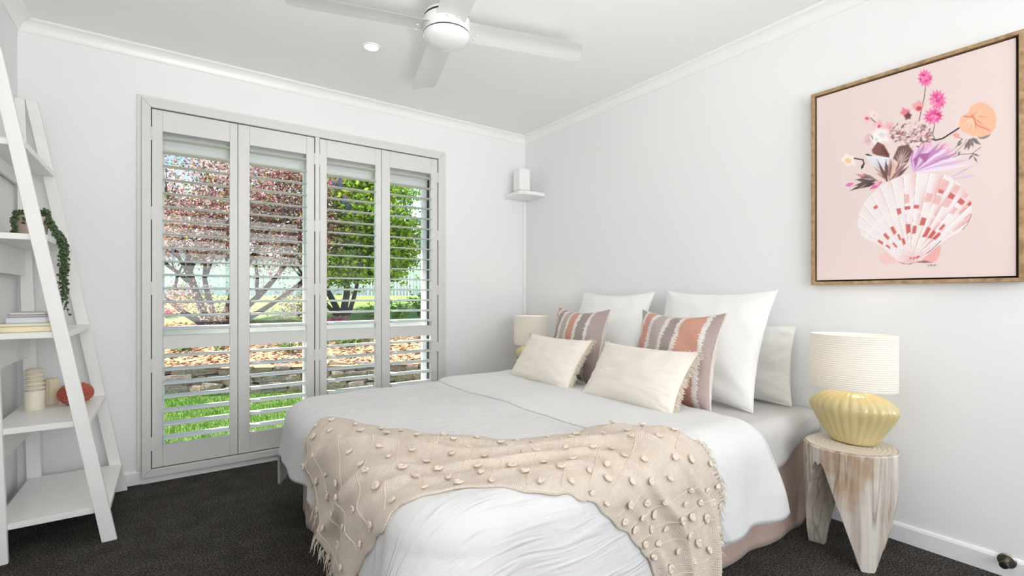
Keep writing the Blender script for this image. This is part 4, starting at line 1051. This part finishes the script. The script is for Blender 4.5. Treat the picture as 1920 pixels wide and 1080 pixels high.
for k in range(3):
    trail([(x-.02, y-.02, zt_), (x-.04, y-.055, zt_+.01), (x-.045, y-.075, z+.06), (x-.045+.01*k, y-.085, z+.008)], 14)
for k in range(10):
    a = 2*PI*k/10; trail([(x, y, zt_-.01), (x+.03*math.cos(a), y+.03*math.sin(a), zt_+.025), (x+.06*math.cos(a), y+.06*math.sin(a), zt_-.03)], 8)
stems.build('stems', M['vine'], pl, smooth=True, fix=False)['kind'] = 'stuff'; beads.build('pearl_leaves', M['pearl'], pl, smooth=True, fix=False)['kind'] = 'stuff'

# ================================================================== GARDEN
def island_mat(name, stops, rough=.55, trans=.35):
    m = bpy.data.materials.new(name); m.use_nodes = True; nt = m.node_tree; L = nt.links; nt.nodes.clear()
    o = N(nt, 'ShaderNodeOutputMaterial'); g = N(nt, 'ShaderNodeNewGeometry'); r = ramp(nt, stops); r.color_ramp.interpolation = 'CONSTANT'
    d = N(nt, 'ShaderNodeBsdfPrincipled', i_Roughness=rough); t = N(nt, 'ShaderNodeBsdfTranslucent'); mx = N(nt, 'ShaderNodeMixShader'); mx.inputs[0].default_value = trans
    d.inputs['Specular IOR Level'].default_value = .25
    L.new(g.outputs['Random Per Island'], r.inputs[0]); L.new(r.outputs[0], d.inputs['Base Color']); L.new(r.outputs[0], t.inputs[0])
    L.new(d.outputs[0], mx.inputs[1]); L.new(t.outputs[0], mx.inputs[2]); L.new(mx.outputs[0], o.inputs[0]); return m
def even(cols):
    n = len(cols); return [(k/n, c) for k, c in enumerate(cols)]
M['leaf_pink'] = island_mat('pink_shrub_leaves', even([(.55, .25, .28), (.30, .10, .13), (.72, .46, .46), (.80, .62, .58), (.10, .035, .045), (.24, .28, .06), (.46, .42, .10), (.66, .28, .31), (.07, .085, .025), (.58, .20, .14), (.82, .68, .68), (.14, .05, .06)]))
M['leaf_green'] = island_mat('bright_green_leaves', even([(.30, .46, .03), (.22, .38, .03), (.40, .54, .05), (.12, .25, .02), (.50, .60, .08), (.08, .17, .02), (.28, .44, .03)]))
M['leaf_low'] = island_mat('ground_plant_leaves', even([(.16, .30, .05), (.10, .22, .04), (.30, .42, .08), (.22, .34, .06)]))
M['leaf_palm'] = island_mat('palm_frond_leaves', even([(.42, .46, .10), (.55, .52, .14), (.30, .40, .08)]))
M['petal'] = island_mat('white_and_blue_petals', even([(.85, .86, .9), (.8, .82, .9), (.18, .22, .70), (.45, .10, .55), (.1, .35, .75)]))
M['petal_pink'] = island_mat('magenta_petals', even([(.75, .10, .25), (.80, .25, .40), (.60, .06, .18)]))
M['blade'] = island_mat('grass_blades', even([(.09, .24, .02), (.14, .30, .03), (.20, .34, .05), (.06, .17, .02), (.27, .32, .08)]), .6, .3)
M['bark'] = plain('grey_brown_bark', (.045, .032, .027), .9, bump=.6, bscale=40, var=.35, vscale=18)
M['chips'] = island_mat('bark_chips', even([(.55, .30, .16), (.68, .45, .28), (.40, .20, .10), (.74, .56, .40), (.60, .36, .20)]), .9, 0)
M['fence'] = plain('white_fence_paint', (.82, .82, .82), .5)
def mat_ground():
    m, nt, b = nmat('garden_soil'); L = nt.links
    at = N(nt, 'ShaderNodeAttribute', attribute_name='zone'); tc = N(nt, 'ShaderNodeTexCoord')
    n = N(nt, 'ShaderNodeTexNoise', i_Scale=24.0, i_Detail=6.0); L.new(tc.outputs['Object'], n.inputs['Vector'])
    r1 = ramp(nt, [(.35, (.34, .19, .10)), (.65, (.60, .38, .22))]); r2 = ramp(nt, [(.35, (.16, .30, .05)), (.65, (.34, .44, .12))]); L.new(n.outputs['Fac'], r1.inputs[0]); L.new(n.outputs['Fac'], r2.inputs[0])
    mx = N(nt, 'ShaderNodeMix', data_type='RGBA'); L.new(at.outputs['Fac'], mx.inputs[0]); L.new(r1.outputs[0], mx.inputs[6]); L.new(r2.outputs[0], mx.inputs[7]); L.new(mx.outputs[2], b.inputs['Base Color']); b.inputs['Roughness'].default_value = .95
    return m
M['ground'] = mat_ground()
def mat_lawn():
    m, nt, b = nmat('lawn_base'); L = nt.links; tc = N(nt, 'ShaderNodeTexCoord'); n = N(nt, 'ShaderNodeTexNoise', i_Scale=30.0, i_Detail=6.0); L.new(tc.outputs['Object'], n.inputs['Vector'])
    r = ramp(nt, [(.35, (.09, .19, .03)), (.65, (.22, .30, .07))]); L.new(n.outputs['Fac'], r.inputs[0]); L.new(r.outputs[0], b.inputs['Base Color']); b.inputs['Roughness'].default_value = 1; return m
M['lawn'] = mat_lawn()
def mat_stone():
    m, nt, b = nmat('bush_rock'); L = nt.links; tc = N(nt, 'ShaderNodeTexCoord'); oi = N(nt, 'ShaderNodeObjectInfo')
    n = N(nt, 'ShaderNodeTexNoise', i_Scale=9.0, i_Detail=8.0, i_Roughness=.7); n4 = N(nt, 'ShaderNodeTexNoise', noise_dimensions='4D', i_Scale=2.0); L.new(tc.outputs['Object'], n.inputs['Vector'])
    r = ramp(nt, [(.30, (.13, .085, .065)), (.48, (.38, .29, .24)), (.62, (.56, .45, .39)), (.75, (.50, .32, .20))]); L.new(n.outputs['Fac'], r.inputs[0])
    r2 = ramp(nt, [(0, (.75, .72, .70)), (.5, (1.0, .96, .92)), (1, (1.15, 1.0, .85))]); L.new(oi.outputs['Random'], r2.inputs[0])
    mx = N(nt, 'ShaderNodeMix', data_type='RGBA', blend_type='MULTIPLY'); mx.inputs[0].default_value = 1; L.new(r.outputs[0], mx.inputs[6]); L.new(r2.outputs[0], mx.inputs[7]); L.new(mx.outputs[2], b.inputs['Base Color']); b.inputs['Roughness'].default_value = .95
    bp = N(nt, 'ShaderNodeBump', i_Strength=.8, i_Distance=.02); L.new(n.outputs['Fac'], bp.inputs['Height']); L.new(bp.outputs[0], b.inputs['Normal']); return m
M['stone'] = mat_stone()

ZL = -.25; P0 = Vector((-2.2, 4.07, 0)); WD = Vector((.893, -.45, 0)).normalized(); WN = Vector((-WD.y, WD.x, 0))       # wall line and the uphill direction
def terr(d): return .085+.21*min(max(d, 0), 4.4)
rg = random.Random(31)
# lawn
MBL = MB().box(-14, 14, .12, 9.0, ZL-.05, ZL); lawn = MBL.build('lawn', M['lawn']); lawn['kind'] = 'structure'
def blades(name, pts, hmin, hmax, w, mat, seed):
    r_ = np.random.default_rng(seed); n = len(pts); P_ = np.array(pts); a = r_.uniform(0, 2*PI, n); h = r_.uniform(hmin, hmax, n); la = r_.uniform(0, 2*PI, n); ln = r_.uniform(.1, .6, n)*h
    dx, dy = np.cos(a)*w/2, np.sin(a)*w/2
    v = np.empty((n, 3, 3)); v[:, 0] = P_-np.stack([dx, dy, 0*dx], 1); v[:, 1] = P_+np.stack([dx, dy, 0*dx], 1); v[:, 2] = P_+np.stack([np.cos(la)*ln, np.sin(la)*ln, h], 1)
    me = bpy.data.meshes.new(name); me.from_pydata(v.reshape(-1, 3).tolist(), [], np.arange(3*n).reshape(n, 3).tolist()); o = link(name, me, mat); return o
pts = []
while len(pts) < 60000:
    x = rg.uniform(-4.2, 2.6); y = rg.uniform(.5, 4.9)
    if (Vector((x, y, 0))-P0).dot(WN) < -.10 and -4.5 < (Vector((x, y, 0))-P0).dot(WD): pts.append((x, y, ZL))
g = blades('lawn_grass', pts, .025, .06, .006, M['blade'], 5); tag(g, 'short sunlit grass of the lawn outside the window', 'grass', kind='stuff')
# bank behind the wall
nu, nv = 70, 40; vs = []; zone = []
for i in range(nu):
    s = lerp(-9, 14, i/(nu-1))
    for j in range(nv):
        d = -.02+(j/(nv-1))**1.6*26; p = P0+WD*s+WN*d
        vs.append((p.x, p.y, terr(d)+.03*nz(p.x*1.3, p.y*1.3, 2)*min(1, d))); zone.append(min(1, max(0, (d-2.0)/.3)))
mb = MB(); mb.v = vs; mb.f = [(i*nv+j, (i+1)*nv+j, (i+1)*nv+j+1, i*nv+j+1) for i in range(nu-1) for j in range(nv-1)]
bank = mb.build('garden_bank', M['ground'], smooth=True); bank['kind'] = 'structure'
at = bank.data.attributes.new('zone', 'FLOAT', 'POINT'); at.data.foreach_set('value', np.array(zone, np.float32))
# retaining wall of rocks
wall = thing('retaining_wall', P0+Vector((0, 0, ZL)), 'low dry stone retaining wall of rough rocks between lawn and garden bed', 'garden wall')
def rock(seed):
    bm = bmesh.new(); bmesh.ops.create_cube(bm, size=1); bmesh.ops.subdivide_edges(bm, edges=bm.edges[:], cuts=2, use_grid_fill=True); r_ = random.Random(seed)
    for v in bm.verts:
        c = v.co.copy(); k = 1-.30*max(0, c.length-.5); v.co = c*k+Vector((nz(c.x*2+seed, c.y*2, c.z*2), nz(c.x*2, c.y*2+seed, c.z*2), nz(c.x*2, c.y*2, c.z*2+seed)))*.16
    m = bpy.data.meshes.new('stone'); bm.to_mesh(m); bm.free(); m.materials.append(M['stone']); m.shade_smooth(); m.set_sharp_from_angle(angle=math.radians(35)); return m
rocks = [rock(k*3.1) for k in range(8)]
for course, (z0, z1) in enumerate(((ZL-.03, ZL+.12), (ZL+.11, ZL+.245), (ZL+.235, ZL+.35))):
    s = -3.3+course*.17
    while s < 6.2:
        L_ = rg.uniform(.15, .38); h = (z1-z0)*rg.uniform(.95, 1.15); o = link('stone', rocks[rg.randrange(8)], None, wall)
        c = P0+WD*(s+L_/2)+WN*(.10+.03*course+rg.uniform(-.045, .045))+Vector((0, 0, (z0+z1)/2+rg.uniform(-.02, .02)))
        o.location = c-Vector(wall.location); o.scale = (L_*1.06, .32, h*1.04); o.rotation_euler = (rg.uniform(-.1, .1), rg.uniform(-.12, .12), math.atan2(WD.y, WD.x)+rg.uniform(-.08, .08)); s += L_*.97
# bark mulch chips
cm = MB()
for k in range(5200):
    s = rg.uniform(-3.2, 6.0); d = .12+rg.random()**1.4*2.1; p = P0+WD*s+WN*d; L_ = rg.uniform(.03, .08)
    R3 = rot('Z', rg.uniform(0, 6.28))@rot('X', rg.uniform(-.5, .5))@rot('Y', rg.uniform(-.4, .4))
    q = Vector((p.x, p.y, terr(d)+.03*nz(p.x*1.3, p.y*1.3, 2)*min(1, d)+.008)); cm.add([q+R3@Vector(v) for v in ((-L_/2, -L_/5, 0), (L_/2, -L_/4, .004), (L_/2.2, L_/5, 0), (-L_/2.4, L_/4, .005))], [(0, 1, 2, 3)])
tag(cm.build('bark_mulch', M['chips'], fix=False), 'orange brown bark mulch covering the raised garden bed', 'mulch', kind='stuff')

def leaves(mb_pts, size, seed, flat=.0):
    """diamond leaves at points (p, outward)"""
    r_ = np.random.default_rng(seed); n = len(mb_pts); P_ = np.array(mb_pts, float)
    d = r_.normal(size=(n, 3)); d[:, 2] *= .7; d /= np.linalg.norm(d, axis=1)[:, None]; e = r_.normal(size=(n, 3)); e -= d*(e*d).sum(1)[:, None]; e /= np.linalg.norm(e, axis=1)[:, None]
    L_ = (size*r_.uniform(.6, 1.3, n))[:, None]; v = np.empty((n, 4, 3)); v[:, 0] = P_-d*L_*.5; v[:, 1] = P_+e*L_*.24; v[:, 2] = P_+d*L_*.5; v[:, 3] = P_-e*L_*.24
    return v.reshape(-1, 3).tolist(), np.arange(4*n).reshape(n, 4).tolist()
def foliage(name, pts, size, mat, parent, seed):
    vs, fs = leaves(pts, size, seed); off = wloc(parent); me = bpy.data.meshes.new(name); me.from_pydata([(a-off.x, b_-off.y, c-off.z) for a, b_, c in vs], [], fs)
    o = link(name, me, mat, parent); o['kind'] = 'stuff'; return o
def tree(name, base, label, stems, canopy, n, size, mat, seed, cat='tree', rad=.06, extra=()):
    t = thing(name, base, label, cat); r_ = random.Random(seed); tips = []
    def limb(p, d, L_, r, depth):
        pts = [Vector(p)]; dd = Vector(d)
        for k in range(6):
            dd = (dd+Vector((r_.uniform(-.22, .22), r_.uniform(-.22, .22), r_.uniform(-.05, .12)))).normalized(); pts.append(pts[-1]+dd*L_/6)
        mb.tube(pts, [r*(1-.55*k/6) for k in range(7)], 7)
        if depth > 0:
            for q in range(3 if depth > 1 else 4):
                i = r_.choice((3, 4, 5, 6)); d2 = (dd+Vector((r_.uniform(-.8, .8), r_.uniform(-.8, .8), r_.uniform(-.1, .6)))).normalized(); limb(pts[i], d2, L_*.68, r*.50, depth-1)
        else: tips.append(pts[-1])
    for (dx, dy, dz, L_, r) in stems:
        mb = MB(); limb(Vector(base)+Vector((dx*.12, dy*.12, -.05)), Vector((dx, dy, dz)).normalized(), L_, r, 3); mb.build('stem', M['bark'], t, smooth=True, fix=False)
    pts = []
    clumps = [(Vector(c)+Vector((r_.gauss(0, .5)*s[0], r_.gauss(0, .5)*s[1], r_.gauss(0, .45)*s[2]))) for c, s, m_ in canopy for _ in range(m_)]
    for c in clumps:
        for _ in range(n//len(clumps)):
            v = Vector((r_.gauss(0, 1), r_.gauss(0, 1), r_.gauss(0, .75))); pts.append(c+v*.15)
    foliage('foliage', pts, size, mat, t, seed)
    return t
def gz(p):
    d = (Vector((p.x, p.y, 0))-P0).dot(WN); return terr(d)+.03*nz(p.x*1.3, p.y*1.3, 2)*min(1, max(0, d))
# pink flowering shrub tree
b1 = dep(408, 600, 8.2); b1.z = gz(b1)
cc = dep(470, 395, 8.4)
tree('flowering_shrub', b1, 'wide pink and burgundy leaved shrub with tangled dark stems outside the shutters', [(-.5, .1, 1, 1.5, .075), (.25, .25, 1, 1.5, .085), (.75, -.1, .9, 1.5, .07), (-.95, .15, .75, 1.4, .06), (1.2, .2, .7, 1.6, .06), (-.1, -.3, 1, 1.3, .055)],
     [(cc, (1.5, .9, .75), 110), (dep(400, 440, 8.0), (.9, .6, .6), 34), (dep(545, 430, 8.1), (.6, .6, .75), 40), (dep(320, 400, 8.2), (.7, .6, .7), 34), (dep(510, 330, 8.3), (.9, .6, .4), 34), (dep(345, 560, 7.8), (.30, .3, .14), 5), (dep(545, 565, 7.8), (.25, .3, .14), 4), (dep(425, 585, 7.7), (.2, .2, .06), 3), (dep(590, 400, 8.4), (.5, .6, .9), 26)], 60000, .050, M['leaf_pink'], 41)
# green tree
b2 = dep(643, 583, 9.1); b2.z = gz(b2)
tree('green_tree', b2, 'bright green bushy tree with several grey stems beyond the garden bed', [(-.25, 0, 1, 1.25, .065), (.18, .1, 1, 1.3, .075), (.6, 0, .9, 1.2, .05), (-.6, .2, .9, 1.2, .045)],
     [(dep(690, 410, 9.2), (.75, .7, .95), 90), (dep(640, 450, 8.9), (.5, .5, .7), 34), (dep(735, 460, 9.2), (.38, .4, .5), 30), (dep(690, 345, 9.2), (.75, .5, .3), 26), (dep(690, 505, 9.0), (.6, .4, .18), 16)], 26000, .095, M['leaf_green'], 43)
# neighbours' hedge tops far left
# small plants in the bed
def small_plant(u, v, t_, w, h, n, size, mat, label, seed, name='garden_plant'):
    b_ = dep(u, v, t_); b_.z = gz(b_); r_ = random.Random(seed); t = thing(name, b_, label, 'plant', 'small plants in the garden bed'); mb = MB(); pts = []
    for k in range(9):
        a = r_.uniform(0, 6.28); e = b_+Vector((w*r_.uniform(.2, 1)*math.cos(a), w*r_.uniform(.2, 1)*math.sin(a), h*r_.uniform(.5, 1))); mb.tube([b_-Vector((0, 0, .02)), b_.lerp(e, .5)+Vector((0, 0, h*.12)), e], [.008, .006, .003], 5)
        for _ in range(n//9):
            q = b_.lerp(e, r_.uniform(.3, 1.05)); pts.append(q+Vector((r_.gauss(0, .25)*w, r_.gauss(0, .25)*w, r_.gauss(0, .12)*h)))
    mb.build('stems', M['vine'], t, smooth=True, fix=False); foliage('leaves', pts, size, mat, t, seed); return t, b_
small_plant(345, 672, 6.9, .20, .13, 160, .06, M['leaf_low'], 'low green seedling in the mulch beneath the pink shrub', 51)
small_plant(410, 668, 7.0, .10, .10, 60, .06, M['leaf_low'], 'tiny green sprout in the mulch under the dark stems', 52)
small_plant(660, 655, 7.4, .42, .20, 420, .06, M['leaf_low'], 'low spreading green plant on the mulch near the green tree', 53)
small_plant(700, 585, 9.0, .35, .28, 320, .07, M['leaf_low'], 'leafy green clump at the foot of the green tree', 54)
small_plant(748, 590, 8.6, .28, .45, 60, .16, M['leaf_low'], 'broad leaved plant with large green leaves near the fence', 55)
small_plant(785, 585, 9.2, .22, .42, 120, .09, M['leaf_low'], 'upright leafy seedling before the white picket fence', 56)
small_plant(630, 610, 8.4, .25, .16, 200, .05, M['petal_pink'], 'magenta flowering ground plant beneath the green tree', 57)
t, b_ = small_plant(540, 672, 7.0, .22, .16, 120, .06, M['leaf_low'], 'low plant with white and blue flowers on the mulch', 58)
rf = random.Random(9); foliage('petals', [b_+Vector((rf.gauss(0, .12), rf.gauss(0, .12), .13+rf.uniform(0, .05))) for _ in range(90)], .055, M['petal'], t, 60)
small_plant(312, 600, 8.6, .2, .2, 140, .06, M['petal_pink'], 'crimson flowering plant near the trunk of the pink shrub', 59)
# white picket fence
FY = 10.6; fz0 = terr(9)-.02
fence = thing('picket_fence', (0, FY, fz0), 'white timber picket fence across the top of the garden', 'fence')
pk = MB().prism([(-.042, 0), (.042, 0), (.042, .83), (.021, .88), (0, .895), (-.021, .88), (-.042, .83)], lambda a, z, d: (a, d, z), -.010, .010).mesh('picket'); pk.materials.append(M['fence'])
for k in range(120):
    o = link('picket', pk, None, fence); o.location = (-5.6+k*.105, -.032, .03)
for zz_ in (.22, .68): MB().box(-5.7, 7.1, FY-.02, FY+.02, fz0+zz_-.035, fz0+zz_+.035).build('rail', M['fence'], fence)
for k in range(7): MB().box(-5.7+k*2.1, -5.6+k*2.1, FY+.02, FY+.11, fz0-.1, fz0+.85).build('post', M['fence'], fence)
# neighbouring houses
M['house'] = plain('white_render', (.80, .80, .80), .7); M['roof'] = plain('blue_grey_roof', (.20, .24, .29), .6); M['pane'] = plain('dark_window_pane', (.10, .14, .20), .1, spec=.8); M['drive'] = plain('pale_concrete', (.74, .73, .71), .9)
tag(MB().box(-16, 16, FY+.5, FY+5.0, fz0-.05, fz0+.05).build('driveway', M['drive']), 'pale concrete driveway beyond the picket fence', 'driveway')
def house(x0, x1, y0, y1, z0, z1, label, wins, name='house', rise=1.3):
    t = thing(name, ((x0+x1)/2, (y0+y1)/2, z0), label, 'house'); MB().box(x0, x1, y0, y1, z0, z1).build('walls', M['house'], t)
    ym = (y0+y1)/2; MB().prism([(x0-.4, z1), (x1+.4, z1), ((x0+x1)/2, z1+rise)], lambda a, z, d: (a, d, z), y0-.4, y1+.4).build('roof', M['roof'], t)
    for (a, b_, c, d) in wins:
        w = MB(); w.box(a-.07, b_+.07, y0-.04, y0-.001, c-.07, d+.07); wf = w.build('window', M['fence'], t); MB().box(a, b_, y0-.055, y0-.041, c, d).build('pane', M['pane'], wf)
    return t
zH = fz0
h1 = dep(790, 500, 22)
house(h1.x-.45, h1.x+7, h1.y, h1.y+6, zH, zH+3.3, 'pale two-window house with blue grey roof seen past the green tree', [(h1.x-.15, h1.x+.35, zH+1.9, zH+2.7), (h1.x+.6, h1.x+1.4, zH+1.9, zH+2.7), (h1.x-.1, h1.x+1.2, zH+.3, zH+1.4)])
h2 = dep(330, 500, 24)
house(h2.x-9, h2.x+9.5, h2.y, h2.y+5, zH, zH+1.55, 'long low white house behind the pink shrub', [(h2.x-2, h2.x-1, zH+.6, zH+1.2), (h2.x+3, h2.x+4, zH+.6, zH+1.2)], rise=1.0)
# palm at the edge of the view
pb = dep(838, 560, 12.5); pb.z = terr(9)
palm = thing('palm_tree', pb, 'palm tree with drooping yellow green fronds beside the pale house', 'palm')
top = Vector((pb.x, pb.y, pb.z+3.1)); MB().tube([pb, pb.lerp(top, .5)+Vector((.06, 0, 0)), top], [.12, .10, .09], 10).build('trunk', M['bark'], palm, smooth=True)
rpm = random.Random(5)
for k in range(13):
    a = 2*PI*k/13+.2; d = Vector((math.cos(a), math.sin(a), 0)); pts = [top+d*(1.5*q)+Vector((0, 0, .55*math.sin(q*2.2)-1.1*q*q*rpm.uniform(.5, 1.0))) for q in [i/10 for i in range(11)]]
    mb = MB(); side = Vector((-d.y, d.x, 0))
    for i in range(1, 41):
        s = i/40*10; q = min(int(s), 9); p = pts[q].lerp(pts[q+1], s-q); L_ = .42*math.sin(PI*min(1, .15+.8*i/40))
        for sg_ in (-1, 1): mb.add([p+d*.012, p-d*.012, p+side*sg_*L_*.7+d*L_*.3+Vector((0, 0, -L_*.65))], [(0, 1, 2)])
    fr2 = mb.build('frond', M['leaf_palm'], palm, fix=False); mb = MB(); mb.tube(pts, .012, 5); mb.build('rib', M['vine'], fr2, smooth=True)
# butterfly ornaments in front of the green tree
M['bf_blue'] = plain('blue_enamel', (.01, .08, .20), .35); M['bf_orange'] = plain('orange_enamel', (.50, .12, .02), .35); M['bf_dark'] = plain('dark_enamel', (.05, .02, .03), .4)
def butterfly(u, v, t_, roll, label, sc=1.0):
    c = dep(u, v, t_); t = thing('butterfly_ornament', c, label, 'ornament', 'enamel butterflies by the green tree'); Rm = Matrix((_R, -_F, _U)).transposed()@rot('Y', roll)
    def put(poly, y, th, nm, mt, par=t): 
        return MB().prism(poly, lambda a, z, d: c+Rm@Vector((a*sc, d, z*sc)), y-th/2, y+th/2).build(nm, M[mt], par)
    for s in (-1, 1):
        up = [(.006*s, 0), (.03*s, .07), (.09*s, .11), (.13*s, .095), (.125*s, .05), (.07*s, .005)]; lo = [(.006*s, 0), (.07*s, -.005), (.09*s, -.04), (.07*s, -.085), (.03*s, -.07)]
        w = put(up, 0, .006, 'upper_wing', 'bf_orange'); put([(p[0]*.72+.012*s, p[1]*.72+.008) for p in up], .006, .005, 'wing_spot', 'bf_blue', w)
        w = put(lo, 0, .006, 'lower_wing', 'bf_dark'); put([(p[0]*.72+.010*s, p[1]*.72-.008) for p in lo], .006, .005, 'wing_spot', 'bf_blue', w)
    mb = MB(); mb.tube([c+Rm@Vector((0, .004, .05*sc)), c+Rm@Vector((0, .006, 0)), c+Rm@Vector((0, .004, -.06*sc))], [.005, .010, .004], 8); mb.build('body', M['bf_dark'], t, smooth=True)
butterfly(632, 346, 8.1, -.35, 'orange and blue butterfly ornament, the upper one before the green tree')
butterfly(651, 379, 8.1, .55, 'dark and blue butterfly ornament, the lower one before the green tree')
